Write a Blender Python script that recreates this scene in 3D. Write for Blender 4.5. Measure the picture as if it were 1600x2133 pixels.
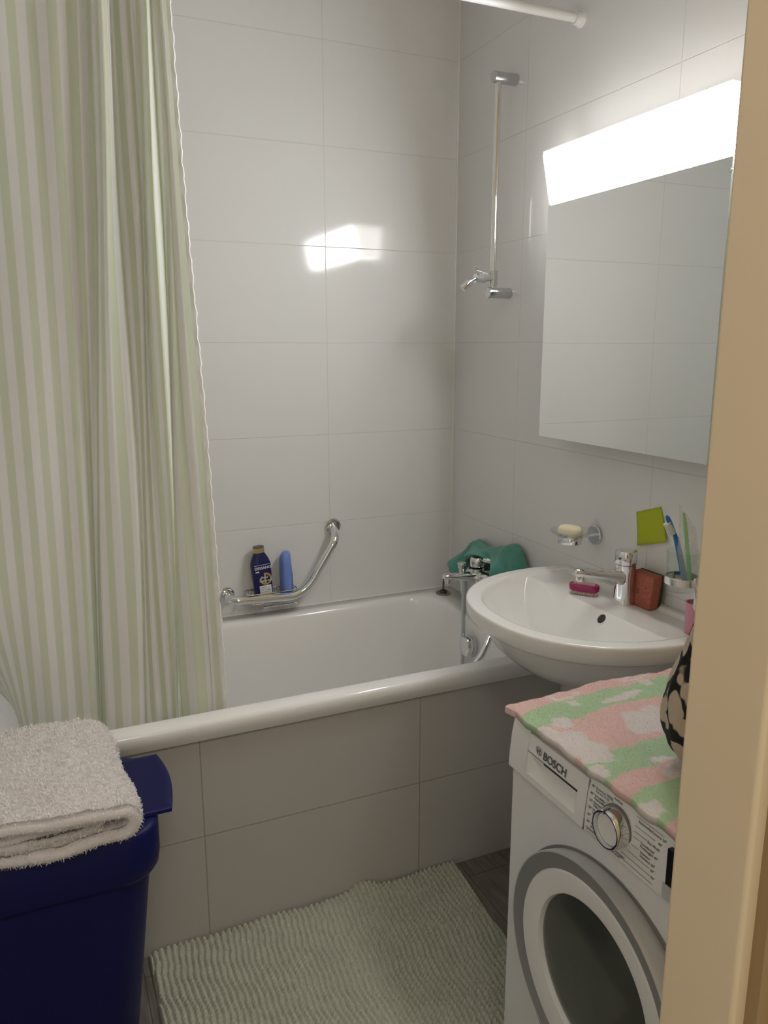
import bpy, bmesh, math, random
import numpy as np
from mathutils import Vector, Matrix, Quaternion
random.seed(7); RNG = np.random.RandomState(7)
for o in list(bpy.data.objects): bpy.data.objects.remove(o)
SC = bpy.context.scene
COL = SC.collection
PI = math.pi

# ------------------------------------------------------------------ camera
cam = bpy.data.cameras.new('camera'); camo = bpy.data.objects.new('camera', cam); COL.objects.link(camo)
YAW, PITCH, F = 0.4177, -0.2099, 1615.24
camo.location = (-1.3583, -2.4509, 1.4899)
camo.rotation_euler = (PI/2 + PITCH, 0.0011, -YAW)
cam.sensor_fit = 'VERTICAL'; cam.sensor_height = 24.0; cam.sensor_width = 18.0
cam.lens = 24.0 * F / 2133.0
cam.clip_start = 0.02
SC.camera = camo
# ------------------------------------------------------------------ world and exposure
SC.view_settings.view_transform = 'Standard'; SC.view_settings.look = 'None'
SC.view_settings.gamma = 1.0; SC.view_settings.use_curve_mapping = False
SC.view_settings.exposure = 0.2
LAMP_STRENGTH = 35.0
HALL_STRENGTH = 0.54
w = bpy.data.worlds.new('world'); SC.world = w; w.use_nodes = True
w.node_tree.nodes['Background'].inputs[0].default_value = (1.0, 0.90, 0.76, 1)
w.node_tree.nodes['Background'].inputs[1].default_value = HALL_STRENGTH

hl = bpy.data.lights.new('hall_fill_light', 'AREA'); hl.shape = 'DISK'; hl.size = 0.45; hl.energy = 6.5; hl.color = (1.0, 0.90, 0.77)  # unseen fill light, added to brighten the lower half of the room
hlo = bpy.data.objects.new('hall_fill_light', hl); COL.objects.link(hlo); hlo.location = (-1.30, -2.85, 2.40); hlo.rotation_euler = (math.radians(38), 0, 0)

# ------------------------------------------------------------------ materials
def base_mat(name, col, rough=0.5, metal=0.0, **kw):
    m = bpy.data.materials.new(name); m.use_nodes = True
    b = m.node_tree.nodes['Principled BSDF']
    b.inputs['Base Color'].default_value = (*col, 1)
    b.inputs['Roughness'].default_value = rough
    b.inputs['Metallic'].default_value = metal
    for k, v in kw.items(): b.inputs[k.replace('_', ' ')].default_value = v
    return m
def N(m, t, **kw):
    n = m.node_tree.nodes.new(t)
    for k, v in kw.items(): setattr(n, k, v)
    return n
def LK(m, a, b): m.node_tree.links.new(a, b)
def BS(m): return m.node_tree.nodes['Principled BSDF']
def mth(m, op, a, b=None, c=None):
    n = N(m, 'ShaderNodeMath', operation=op)
    for i, v in enumerate((a, b, c)):
        if v is None: continue
        if isinstance(v, (int, float)): n.inputs[i].default_value = v
        else: LK(m, v, n.inputs[i])
    return n.outputs[0]
def noisy(m, scale=30, amt=0.06, bump=0.0, dist=0.001, vec=(1, 1, 1), detail=3, bscale=None):
    """slight colour variation and fine bump from procedural noise in world space"""
    b = BS(m); c = b.inputs['Base Color'].default_value[:]
    g = N(m, 'ShaderNodeNewGeometry')
    mp = N(m, 'ShaderNodeMapping'); mp.inputs['Scale'].default_value = vec; LK(m, g.outputs['Position'], mp.inputs[0])
    n = N(m, 'ShaderNodeTexNoise'); n.inputs['Scale'].default_value = scale; n.inputs['Detail'].default_value = detail
    LK(m, mp.outputs[0], n.inputs['Vector'])
    mx = N(m, 'ShaderNodeMix', data_type='RGBA')
    LK(m, n.outputs[0], mx.inputs[0])
    mx.inputs[6].default_value = tuple(max(0, x*(1-amt)) for x in c[:3]) + (1,)
    mx.inputs[7].default_value = tuple(min(1, x*(1+amt)) for x in c[:3]) + (1,)
    LK(m, mx.outputs[2], b.inputs['Base Color'])
    if bump:
        n2 = N(m, 'ShaderNodeTexNoise'); n2.inputs['Scale'].default_value = bscale or scale*4; n2.inputs['Detail'].default_value = 4
        LK(m, mp.outputs[0], n2.inputs['Vector'])
        bp = N(m, 'ShaderNodeBump'); bp.inputs['Strength'].default_value = bump; bp.inputs['Distance'].default_value = dist
        LK(m, n2.outputs[0], bp.inputs['Height']); LK(m, bp.outputs[0], b.inputs['Normal'])
    return m
def tile_mat(name, axis, u0, z0, col=(0.775, 0.768, 0.755), seam=(0.66, 0.64, 0.61), du=0.6, dz=0.3, wid=0.0022, offs=0.0):
    m = base_mat(name, col, 0.085)
    b = BS(m)
    g = N(m, 'ShaderNodeNewGeometry'); s = N(m, 'ShaderNodeSeparateXYZ'); LK(m, g.outputs['Position'], s.inputs[0])
    def seamdist(sock, o, d):
        t = mth(m, 'SUBTRACT', sock, o); t = mth(m, 'DIVIDE', t, d); f = mth(m, 'FRACT', t)
        f = mth(m, 'SUBTRACT', f, 0.5); f = mth(m, 'ABSOLUTE', f); f = mth(m, 'SUBTRACT', 0.5, f)
        return mth(m, 'MULTIPLY', f, d)
    a = seamdist(s.outputs[axis], u0, du); c = seamdist(s.outputs[2], z0, dz)
    d = mth(m, 'MINIMUM', a, c)
    mr = N(m, 'ShaderNodeMapRange'); LK(m, d, mr.inputs[0]); mr.inputs[1].default_value = wid*0.35; mr.inputs[2].default_value = wid*0.65
    mr.inputs[3].default_value = 0; mr.inputs[4].default_value = 1
    # soft cloudy glaze tone
    n = N(m, 'ShaderNodeTexNoise'); n.inputs['Scale'].default_value = 3; n.inputs['Detail'].default_value = 4; LK(m, g.outputs['Position'], n.inputs['Vector'])
    mc = N(m, 'ShaderNodeMix', data_type='RGBA'); LK(m, n.outputs[0], mc.inputs[0])
    mc.inputs[6].default_value = tuple(x*0.975 for x in col) + (1,); mc.inputs[7].default_value = tuple(x*1.02 for x in col) + (1,)
    mx = N(m, 'ShaderNodeMix', data_type='RGBA'); LK(m, mr.outputs[0], mx.inputs[0])
    mx.inputs[6].default_value = (*seam, 1); LK(m, mc.outputs[2], mx.inputs[7]); LK(m, mx.outputs[2], b.inputs['Base Color'])
    # linen grain in the glaze, streaks run up and down
    mp = N(m, 'ShaderNodeMapping'); mp.inputs['Scale'].default_value = (1, 1, 0.22); LK(m, g.outputs['Position'], mp.inputs[0])
    n2 = N(m, 'ShaderNodeTexNoise'); n2.inputs['Scale'].default_value = 420; n2.inputs['Detail'].default_value = 2; LK(m, mp.outputs[0], n2.inputs['Vector'])
    hh = mth(m, 'MULTIPLY_ADD', n2.outputs[0], 0.05, mr.outputs[0])
    bp = N(m, 'ShaderNodeBump'); bp.inputs['Strength'].default_value = 0.55; bp.inputs['Distance'].default_value = 0.001
    LK(m, hh, bp.inputs['Height']); LK(m, bp.outputs[0], b.inputs['Normal'])
    rr = mth(m, 'MULTIPLY_ADD', mr.outputs[0], -0.515, 0.60); LK(m, rr, b.inputs['Roughness'])
    return m
M = {}
M['tile_back'] = tile_mat('tile_back_wall', 0, -0.475, 0.9024)
M['tile_right'] = tile_mat('tile_right_wall', 1, -0.4055, 0.9024)
M['tile_left'] = tile_mat('tile_left_wall', 1, -0.30, 0.9024)
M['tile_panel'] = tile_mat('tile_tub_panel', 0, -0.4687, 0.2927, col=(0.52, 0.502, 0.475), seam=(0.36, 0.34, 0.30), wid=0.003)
M['silicone'] = noisy(base_mat('silicone', (0.80, 0.78, 0.74), 0.4), 40, 0.03)
M['paint'] = noisy(base_mat('ceiling_paint', (0.86, 0.85, 0.83), 0.8), 20, 0.02, 0.1)
M['frame'] = noisy(base_mat('door_frame_paint', (0.66, 0.53, 0.35), 0.45), 8, 0.03, 0.08, 0.0006, bscale=260)
M['hallwall'] = noisy(base_mat('hall_wall_paint', (0.80, 0.62, 0.34), 0.8), 10, 0.03, 0.1)
M['framestrip'] = noisy(base_mat('dark_brown_strip', (0.30, 0.20, 0.09), 0.7), 40, 0.05)
M['porcelain'] = noisy(base_mat('porcelain', (0.85, 0.835, 0.805), 0.09, Coat_Weight=0.3, Coat_Roughness=0.05), 6, 0.012)
M['enamel'] = noisy(base_mat('tub_enamel', (0.86, 0.845, 0.825), 0.13), 6, 0.012)
M['chrome'] = noisy(base_mat('chrome', (0.78, 0.79, 0.80), 0.07, 1.0), 60, 0.03)
M['satin'] = noisy(base_mat('satin_steel', (0.60, 0.61, 0.62), 0.24, 1.0), 60, 0.04)
M['tarnish'] = noisy(base_mat('tarnished_steel', (0.30, 0.29, 0.27), 0.32, 0.9), 90, 0.12)
M['brass'] = noisy(base_mat('brown_brass', (0.16, 0.12, 0.08), 0.35, 0.8), 90, 0.15)
M['dark'] = noisy(base_mat('dark_void', (0.03, 0.027, 0.02), 0.6), 60, 0.1)
M['blackplastic'] = noisy(base_mat('black_plastic', (0.01, 0.01, 0.012), 0.2), 60, 0.1)
M['whiteplastic'] = noisy(base_mat('white_plastic', (0.82, 0.81, 0.80), 0.35), 20, 0.01)
M['machine'] = noisy(base_mat('machine_enamel', (0.74, 0.735, 0.73), 0.30), 12, 0.01)
M['panelwhite'] = noisy(base_mat('machine_panel', (0.76, 0.755, 0.745), 0.33), 12, 0.01)
M['silverpaint'] = noisy(base_mat('silver_ring_paint', (0.42, 0.42, 0.425), 0.42, 0.35), 30, 0.02)
M['silverdark'] = noisy(base_mat('dark_silver', (0.24, 0.24, 0.24), 0.45, 0.2), 30, 0.02)
M['silverlight'] = noisy(base_mat('light_silver_ring', (0.60, 0.60, 0.605), 0.38, 0.3), 30, 0.02)
M['doorglass'] = noisy(base_mat('dark_door_glass', (0.055, 0.06, 0.052), 0.10), 14, 0.25)
M['mirror'] = noisy(base_mat('mirror_silver', (0.88, 0.90, 0.885), 0.0, 1.0), 5, 0.002)
M['glassedge'] = noisy(base_mat('green_glass_edge', (0.62, 0.78, 0.70), 0.15), 40, 0.03)
M['mirrorback'] = noisy(base_mat('mirror_backing', (0.10, 0.10, 0.10), 0.5), 40, 0.05)
M['cap'] = noisy(base_mat('lamp_end_metal', (0.8, 0.8, 0.8), 0.3), 40, 0.02)
M['navy'] = noisy(base_mat('navy_plastic', (0.006, 0.0075, 0.075), 0.45, Specular_IOR_Level=0.22), 60, 0.05, 0.12, 0.0004, bscale=900)
M['navybottle'] = noisy(base_mat('navy_bottle', (0.012, 0.014, 0.10), 0.22), 60, 0.05)
M['gold'] = noisy(base_mat('gold_foil', (0.62, 0.45, 0.20), 0.32, 0.75), 80, 0.1)
M['labelwhite'] = noisy(base_mat('white_label', (0.78, 0.78, 0.80), 0.5), 80, 0.03)
M['skyblue'] = noisy(base_mat('light_blue_bottle', (0.17, 0.27, 0.68), 0.38), 40, 0.05)
M['greylabel'] = noisy(base_mat('grey_label', (0.17, 0.18, 0.22), 0.4), 160, 0.45)
M['soap'] = noisy(base_mat('cream_soap', (0.86, 0.78, 0.56), 0.38, Subsurface_Weight=0.2, Subsurface_Radius=(0.01, 0.008, 0.005)), 40, 0.02)
M['foam'] = noisy(base_mat('orange_foam', (0.42, 0.125, 0.085), 0.9), 120, 0.28, 0.8, 0.002, bscale=260)
M['scour'] = noisy(base_mat('dark_green_scourer', (0.05, 0.075, 0.045), 0.95), 300, 0.4, 0.8, 0.002)
M['magenta'] = noisy(base_mat('magenta_plastic', (0.33, 0.006, 0.10), 0.22), 60, 0.06)
M['bristle'] = noisy(base_mat('cream_bristles', (0.80, 0.70, 0.62), 0.6), 200, 0.1)
M['toothwhite'] = noisy(base_mat('white_bristles', (0.85, 0.85, 0.82), 0.6), 200, 0.05)
M['toothblue'] = noisy(base_mat('translucent_blue', (0.02, 0.20, 0.55), 0.15, Transmission_Weight=0.25, IOR=1.45), 40, 0.3)
M['toothgreen'] = noisy(base_mat('green_plastic', (0.20, 0.62, 0.10), 0.25), 40, 0.1)
M['note'] = noisy(base_mat('yellow_green_paper', (0.43, 0.50, 0.02), 0.8), 90, 0.04)
M['pink'] = noisy(base_mat('pink_plastic', (0.68, 0.30, 0.42), 0.35), 60, 0.05)
M['teal'] = noisy(base_mat('teal_microfibre', (0.085, 0.29, 0.235), 0.95, Sheen_Weight=0.3), 60, 0.10, 0.6, 0.0012, bscale=700)
M['ink'] = noisy(base_mat('grey_print', (0.17, 0.17, 0.17), 0.5), 60, 0.1)
M['inkdark'] = noisy(base_mat('dark_print', (0.09, 0.09, 0.095), 0.5), 60, 0.1)
M['terrywhite'] = noisy(base_mat('white_terry', (0.95, 0.915, 0.90), 1.0, Sheen_Weight=0.25), 90, 0.05, 0.5, 0.002, bscale=500)
M['hem'] = noisy(base_mat('white_hem', (0.80, 0.80, 0.76), 0.8), 60, 0.03, 0.4, 0.001, bscale=300)

def clear_glass(name, tint=(0.95, 0.98, 0.97), rough=0.02):
    m = base_mat(name, tint, rough, 0.0, Transmission_Weight=1.0, IOR=1.45)
    return m
m = bpy.data.materials.new('clear_glass'); m.use_nodes = True; nt = m.node_tree; nt.nodes.remove(BS(m)); out = nt.nodes['Material Output']
t = N(m, 'ShaderNodeBsdfTransparent'); t.inputs[0].default_value = (.94, .96, .95, 1); gl_ = N(m, 'ShaderNodeBsdfGlossy'); gl_.inputs['Roughness'].default_value = .03
lw = N(m, 'ShaderNodeLayerWeight'); lw.inputs['Blend'].default_value = .5; n = N(m, 'ShaderNodeTexNoise'); n.inputs['Scale'].default_value = 80
f = mth(m, 'MULTIPLY_ADD', n.outputs[0], .03, mth(m, 'MULTIPLY', mth(m, 'POWER', lw.outputs['Facing'], 3.0), .45))
ms = N(m, 'ShaderNodeMixShader'); LK(m, f, ms.inputs[0]); LK(m, t.outputs[0], ms.inputs[1]); LK(m, gl_.outputs[0], ms.inputs[2]); LK(m, ms.outputs[0], out.inputs[0])
M['glass'] = m
M['film'] = bpy.data.materials.new('clear_film'); M['film'].use_nodes = True
def _film(m):
    nt = m.node_tree; nt.nodes.remove(nt.nodes['Principled BSDF']); out = nt.nodes['Material Output']
    t = N(m, 'ShaderNodeBsdfTransparent'); d = N(m, 'ShaderNodeBsdfPrincipled'); d.inputs['Base Color'].default_value = (.8, .8, .85, 1); d.inputs['Roughness'].default_value = .15
    n = N(m, 'ShaderNodeTexNoise'); n.inputs['Scale'].default_value = 60
    f = mth(m, 'MULTIPLY_ADD', n.outputs[0], 0.3, 0.12)
    mx = N(m, 'ShaderNodeMixShader'); LK(m, f, mx.inputs[0]); LK(m, t.outputs[0], mx.inputs[1]); LK(m, d.outputs[0], mx.inputs[2]); LK(m, mx.outputs[0], out.inputs[0])
_film(M['film'])
# lit diffuser of the mirror lamp
m = bpy.data.materials.new('lit_diffuser'); m.use_nodes = True
b = BS(m); b.inputs['Base Color'].default_value = (.9, .9, .9, 1); b.inputs['Emission Color'].default_value = (0.985, 0.995, 1.0, 1); b.inputs['Emission Strength'].default_value = LAMP_STRENGTH
M['lit'] = m
m = bpy.data.materials.new('dim_lit_top'); m.use_nodes = True
b = BS(m); b.inputs['Base Color'].default_value = (.8, .8, .8, 1); b.inputs['Emission Color'].default_value = (1.0, 0.97, 0.94, 1); b.inputs['Emission Strength'].default_value = 7.0
M['littop'] = m
m = bpy.data.materials.new('dim_lit_end'); m.use_nodes = True
b = BS(m); b.inputs['Base Color'].default_value = (.8, .8, .8, 1); b.inputs['Emission Color'].default_value = (1.0, 0.97, 0.94, 1); b.inputs['Emission Strength'].default_value = 9.0
M['litend'] = m
# wood-look floor
m = base_mat('grey_wood_floor', (0.2, 0.19, 0.17), 0.45); b = BS(m)
g = N(m, 'ShaderNodeNewGeometry'); mp = N(m, 'ShaderNodeMapping'); mp.inputs['Scale'].default_value = (14, 1.6, 1); LK(m, g.outputs['Position'], mp.inputs[0])
n = N(m, 'ShaderNodeTexNoise'); n.inputs['Scale'].default_value = 4; n.inputs['Detail'].default_value = 6; n.inputs['Distortion'].default_value = 0.8; LK(m, mp.outputs[0], n.inputs['Vector'])
cr = N(m, 'ShaderNodeValToRGB'); LK(m, n.outputs[0], cr.inputs[0])
cr.color_ramp.elements[0].position = .3; cr.color_ramp.elements[0].color = (0.15, 0.135, 0.11, 1); cr.color_ramp.elements[1].position = .7; cr.color_ramp.elements[1].color = (0.27, 0.25, 0.215, 1)
br = N(m, 'ShaderNodeTexBrick'); br.offset = 0.37; br.inputs['Scale'].default_value = 1; br.inputs['Brick Width'].default_value = 1.2; br.inputs['Row Height'].default_value = 0.15; br.inputs['Mortar Size'].default_value = 0.0012
br.inputs['Color1'].default_value = (1, 1, 1, 1); br.inputs['Color2'].default_value = (.86, .86, .86, 1); br.inputs['Mortar'].default_value = (.35, .35, .35, 1)
mp2 = N(m, 'ShaderNodeMapping'); mp2.inputs['Rotation'].default_value = (0, 0, PI/2); mp2.inputs['Location'].default_value = (0.0, 0.04, 0); LK(m, g.outputs['Position'], mp2.inputs[0]); LK(m, mp2.outputs[0], br.inputs['Vector'])
mx = N(m, 'ShaderNodeMix', data_type='RGBA', blend_type='MULTIPLY'); mx.inputs[0].default_value = 1; LK(m, cr.outputs[0], mx.inputs[6]); LK(m, br.outputs[0], mx.inputs[7]); LK(m, mx.outputs[2], b.inputs['Base Color'])
M['floor'] = m
# curtain: stripes follow the cloth (UV u in metres of cloth), slightly see-through to light
m = bpy.data.materials.new('striped_curtain'); m.use_nodes = True; nt = m.node_tree; nt.nodes.remove(BS(m)); out = nt.nodes['Material Output']
uv = N(m, 'ShaderNodeUVMap'); s = N(m, 'ShaderNodeSeparateXYZ'); LK(m, uv.outputs[0], s.inputs[0])
f = mth(m, 'FRACT', mth(m, 'DIVIDE', s.outputs[0], 0.0350)); f = mth(m, 'LESS_THAN', f, 0.49)
mx = N(m, 'ShaderNodeMix', data_type='RGBA'); LK(m, f, mx.inputs[0]); mx.inputs[6].default_value = (0.88, 0.865, 0.84, 1); mx.inputs[7].default_value = (0.715, 0.745, 0.585, 1)
wv = N(m, 'ShaderNodeTexNoise'); wv.inputs['Scale'].default_value = 900; LK(m, uv.outputs[0], wv.inputs['Vector'])
bp = N(m, 'ShaderNodeBump'); bp.inputs['Strength'].default_value = 0.15; bp.inputs['Distance'].default_value = 0.0006; LK(m, wv.outputs[0], bp.inputs['Height'])
d = N(m, 'ShaderNodeBsdfPrincipled'); d.inputs['Roughness'].default_value = 0.7; LK(m, mx.outputs[2], d.inputs['Base Color']); LK(m, bp.outputs[0], d.inputs['Normal'])
tr = N(m, 'ShaderNodeBsdfTranslucent'); LK(m, mx.outputs[2], tr.inputs[0])
ms = N(m, 'ShaderNodeMixShader'); ms.inputs[0].default_value = 0.38; LK(m, d.outputs[0], ms.inputs[1]); LK(m, tr.outputs[0], ms.inputs[2]); LK(m, ms.outputs[0], out.inputs[0])
M['curtain'] = m
# terry towel with woven pattern: colours carried by the cloth
m = base_mat('patterned_terry', (1, 1, 1), 1.0, Sheen_Weight=0.2); b = BS(m)
at = N(m, 'ShaderNodeAttribute'); at.attribute_name = 'Col'
n = N(m, 'ShaderNodeTexNoise'); n.inputs['Scale'].default_value = 500
mx = N(m, 'ShaderNodeMix', data_type='RGBA', blend_type='MULTIPLY'); mx.inputs[0].default_value = 0.05; LK(m, at.outputs[0], mx.inputs[6]); LK(m, n.outputs[1], mx.inputs[7]); LK(m, mx.outputs[2], b.inputs['Base Color'])
M['terrypattern'] = m
def add_translucent(m, fac):
    nt = m.node_tree; b = BS(m); out = nt.nodes['Material Output']; t = N(m, 'ShaderNodeBsdfTranslucent')
    src = b.inputs['Base Color'].links[0].from_socket; LK(m, src, t.inputs[0])
    ms = N(m, 'ShaderNodeMixShader'); ms.inputs[0].default_value = fac; LK(m, b.outputs[0], ms.inputs[1]); LK(m, t.outputs[0], ms.inputs[2]); LK(m, ms.outputs[0], out.inputs[0])
add_translucent(M['terrypattern'], .38); add_translucent(M['terrywhite'], .38)
# mat chenille
M['chenille'] = noisy(base_mat('sage_chenille', (0.53, 0.535, 0.435), 1.0, Sheen_Weight=0.3), 25, 0.10, 0.6, 0.002, bscale=700)
# black fabric with cream flowers
m = base_mat('black_cream_print', (0, 0, 0), 0.85); b = BS(m)
g = N(m, 'ShaderNodeNewGeometry'); mp = N(m, 'ShaderNodeMapping'); mp.inputs['Scale'].default_value = (1, 1, 0.62); LK(m, g.outputs['Position'], mp.inputs[0])
wn = N(m, 'ShaderNodeTexNoise'); wn.inputs['Scale'].default_value = 22; LK(m, mp.outputs[0], wn.inputs['Vector'])
va = N(m, 'ShaderNodeVectorMath', operation='MULTIPLY_ADD'); LK(m, wn.outputs[1], va.inputs[0]); va.inputs[1].default_value = (.035, .035, .035); LK(m, mp.outputs[0], va.inputs[2])
v = N(m, 'ShaderNodeTexVoronoi', feature='SMOOTH_F1'); v.inputs['Scale'].default_value = 42; v.inputs['Smoothness'].default_value = .15; LK(m, va.outputs[0], v.inputs['Vector'])
cr = N(m, 'ShaderNodeValToRGB'); LK(m, v.outputs[0], cr.inputs[0]); e = cr.color_ramp.elements
e[0].position = 0.55; e[0].color = (0.50, 0.42, 0.33, 1); e[1].position = 0.60; e[1].color = (0.006, 0.006, 0.008, 1)
LK(m, cr.outputs[0], b.inputs['Base Color']); M['print'] = m

# ------------------------------------------------------------------ builders
class MB:
    def __init__(s): s.v = []; s.f = []; s.uv = None
    def add(s, vs, fs):
        k = len(s.v); s.v += [tuple(map(float, p)) for p in vs]; s.f += [tuple(i + k for i in f) for f in fs]; return s
    def box(s, x0, x1, y0, y1, z0, z1):
        vs = [(x, y, z) for x in (x0, x1) for y in (y0, y1) for z in (z0, z1)]
        return s.add(vs, [(0, 1, 3, 2), (4, 6, 7, 5), (0, 4, 5, 1), (2, 3, 7, 6), (0, 2, 6, 4), (1, 5, 7, 3)])
    def rings(s, rings, closed=True, cap0=False, cap1=False):
        n = len(rings[0]); vs = [p for r in rings for p in r]; fs = []
        for i in range(len(rings)-1):
            for j in range(n if closed else n-1):
                a = i*n+j; b = i*n+(j+1) % n; fs.append((a, b, b+n, a+n))
        if cap0: fs.append(tuple(range(n))[::-1])
        if cap1: fs.append(tuple(range((len(rings)-1)*n, len(rings)*n)))
        return s.add(vs, fs)
    def lathe(s, prof, c=(0, 0, 0), axis='z', seg=32, cap=True, sy=1.0):
        """prof: (radius, height) pairs along an axis"""
        rs = []
        for r, h in prof:
            ring = []
            for k in range(seg):
                a = 2*PI*k/seg; u, v = r*math.cos(a), r*math.sin(a)*sy
                if axis == 'z': p = (u, v, h)
                elif axis == 'x': p = (h, u, v)
                elif axis == '-x': p = (-h, v, u)
                else: p = (v, h, u)
                ring.append(tuple(np.add(c, p)))
            rs.append(ring)
        return s.rings(rs, True, cap, cap)
    def tube(s, pts, r, seg=12, cap=True):
        pts = [Vector(p) for p in pts]; rr = r if hasattr(r, '__len__') else [r]*len(pts)
        t0 = (pts[1]-pts[0]).normalized(); up = Vector((0, 0, 1)) if abs(t0.z) < .9 else Vector((1, 0, 0))
        nrm = (up - t0*up.dot(t0)).normalized(); rings = []
        for i, p in enumerate(pts):
            t = (pts[min(i+1, len(pts)-1)] - pts[max(i-1, 0)]).normalized()
            nrm = (nrm - t*nrm.dot(t)).normalized(); bn = t.cross(nrm)
            rings.append([p + (nrm*math.cos(2*PI*k/seg) + bn*math.sin(2*PI*k/seg))*rr[i] for k in range(seg)])
        return s.rings(rings, True, cap, cap)
    def build(s, name, mat, parent=None, smooth=True, bevel=0, bseg=3, sub=0, label=None, angle=None):
        me = bpy.data.meshes.new(name)
        off = Vector(parent_loc(parent)) if parent else Vector((0, 0, 0))
        me.from_pydata([tuple(Vector(v)-off) for v in s.v], [], s.f); me.update()
        bm = bmesh.new(); bm.from_mesh(me); bmesh.ops.recalc_face_normals(bm, faces=bm.faces); bm.to_mesh(me); bm.free()
        o = bpy.data.objects.new(name, me); COL.objects.link(o)
        if mat: me.materials.append(mat)
        if parent: o.parent = parent
        if smooth: me.polygons.foreach_set('use_smooth', [True]*len(me.polygons))
        if bevel:
            md = o.modifiers.new('b', 'BEVEL'); md.width = bevel; md.segments = bseg; md.limit_method = 'ANGLE'; md.angle_limit = 0.7; md.harden_normals = True
        if sub:
            md = o.modifiers.new('s', 'SUBSURF'); md.levels = md.render_levels = sub
        if smooth and not sub and not bevel:
            set_sharp(me, angle if angle is not None else 0.7)
        if label: o['label'] = label
        return o
def set_sharp(me, ang):
    bm = bmesh.new(); bm.from_mesh(me)
    for e in bm.edges:
        if len(e.link_faces) == 2 and e.calc_face_angle(0) > ang: e.smooth = False
    bm.to_mesh(me); bm.free()
def parent_loc(p):
    v = Vector(p.location)
    if p.parent: v += parent_loc(p.parent)
    return v
def thing(name, label, cat, loc, group=None):
    o = bpy.data.objects.new(name, None); COL.objects.link(o); o.location = loc; o.empty_display_size = .05
    o['label'] = label; o['category'] = cat
    if group: o['group'] = group
    return o
def tag(o, label, cat, group=None, kind=None):
    o['label'] = label; o['category'] = cat
    if group: o['group'] = group
    if kind: o['kind'] = kind
    return o
def struct(o, label=None):
    o['kind'] = 'structure'
    if label: o['label'] = label
    return o
def rrect(x0, x1, y0, y1, r, z, n=8):
    """rounded rectangle, counter clockwise"""
    pts = []
    for cx, cy, a0 in ((x1-r, y1-r, 0), (x0+r, y1-r, PI/2), (x0+r, y0+r, PI), (x1-r, y0+r, 1.5*PI)):
        for k in range(n+1):
            a = a0 + PI/2*k/n; pts.append((cx+r*math.cos(a), cy+r*math.sin(a), z))
    return pts
def bezier_path(pts, rad, n=8):
    """polyline with rounded corners"""
    pts = [Vector(p) for p in pts]; out = [pts[0]]
    for i in range(1, len(pts)-1):
        a, b, c = pts[i-1], pts[i], pts[i+1]
        r = min(rad, (a-b).length*.49, (c-b).length*.49)
        p, q = b+(a-b).normalized()*r, b+(c-b).normalized()*r
        for k in range(n+1):
            t = k/n; out.append(p*(1-t)**2 + b*2*t*(1-t) + q*t*t)
    out.append(pts[-1]); return out
def text(body, size, origin, ux, uy, mat, parent, name='lettering', depth=0.0002, align='LEFT', bold=0.0):
    cu = bpy.data.curves.new(name, 'FONT'); cu.body = body; cu.size = size; cu.extrude = depth; cu.align_x = align; cu.offset = bold; cu.space_line = 0.95
    o = bpy.data.objects.new(name, cu); COL.objects.link(o); cu.materials.append(mat)
    ux = Vector(ux).normalized(); uy = Vector(uy).normalized(); uz = ux.cross(uy)
    R = Matrix((ux, uy, uz)).transposed().to_4x4()
    me = bpy.data.meshes.new_from_object(o.evaluated_get(bpy.context.evaluated_depsgraph_get()))
    me.transform(Matrix.Translation(Vector(origin) - parent_loc(parent)) @ R)
    bpy.data.objects.remove(o); bpy.data.curves.remove(cu)
    o = bpy.data.objects.new(name, me); COL.objects.link(o); o.parent = parent
    return o
def smoothstep(a, b, x):
    t = min(1, max(0, (x-a)/(b-a))); return t*t*(3-2*t)
def vnoise(x, y, seed=0):
    """cheap smooth noise, numpy arrays or floats"""
    return (np.sin(x*1.7+seed)*np.cos(y*2.3-seed*1.3) + np.sin(x*3.9-y*2.1+seed*2.1)*.5 + np.cos(x*2.2+y*5.3+seed*.7)*.35)/1.85
def terry(V, Fq, count, ln, wd, colfn=None, down=0.0):
    """loops of a terry cloth: small blades standing on the faces; returns extra verts, faces and colours"""
    V = np.array(V); tri = []
    for f in Fq:
        tri.append((f[0], f[1], f[2]))
        if len(f) == 4: tri.append((f[0], f[2], f[3]))
    tri = np.array(tri); a, b, c = V[tri[:, 0]], V[tri[:, 1]], V[tri[:, 2]]
    nr = np.cross(b-a, c-a); ar = np.linalg.norm(nr, axis=1); nr = nr/np.maximum(ar, 1e-12)[:, None]
    pick = RNG.choice(len(tri), count, p=ar/ar.sum())
    u, v = RNG.rand(count, 1), RNG.rand(count, 1); sw = (u+v) > 1; u = np.where(sw, 1-u, u); v = np.where(sw, 1-v, v)
    p = a[pick] + (b-a)[pick]*u + (c-a)[pick]*v; n = nr[pick]
    rd = RNG.normal(size=(count, 3)); rd -= n*np.sum(rd*n, 1, keepdims=True); rd /= np.linalg.norm(rd, axis=1, keepdims=True)
    sd = np.cross(n, rd); L = ln*(0.6+0.8*RNG.rand(count, 1)); w_ = wd*(0.7+0.6*RNG.rand(count, 1))
    p0 = p - n*ln*.2; m1 = p + n*L*.6 + rd*L*.35; t1 = p + n*L*.85 + rd*L*.95 - np.array([[0, 0, down]])*L
    vs = np.stack([p0-sd*w_, p0+sd*w_, m1+sd*w_, m1-sd*w_, t1+sd*w_*.5, t1-sd*w_*.5], 1).reshape(-1, 3)
    k = np.arange(count)[:, None]*6
    fs = np.concatenate([k+np.array([[0, 1, 2, 3]]), k+np.array([[3, 2, 4, 5]])], 0)
    return vs, fs, p

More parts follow.
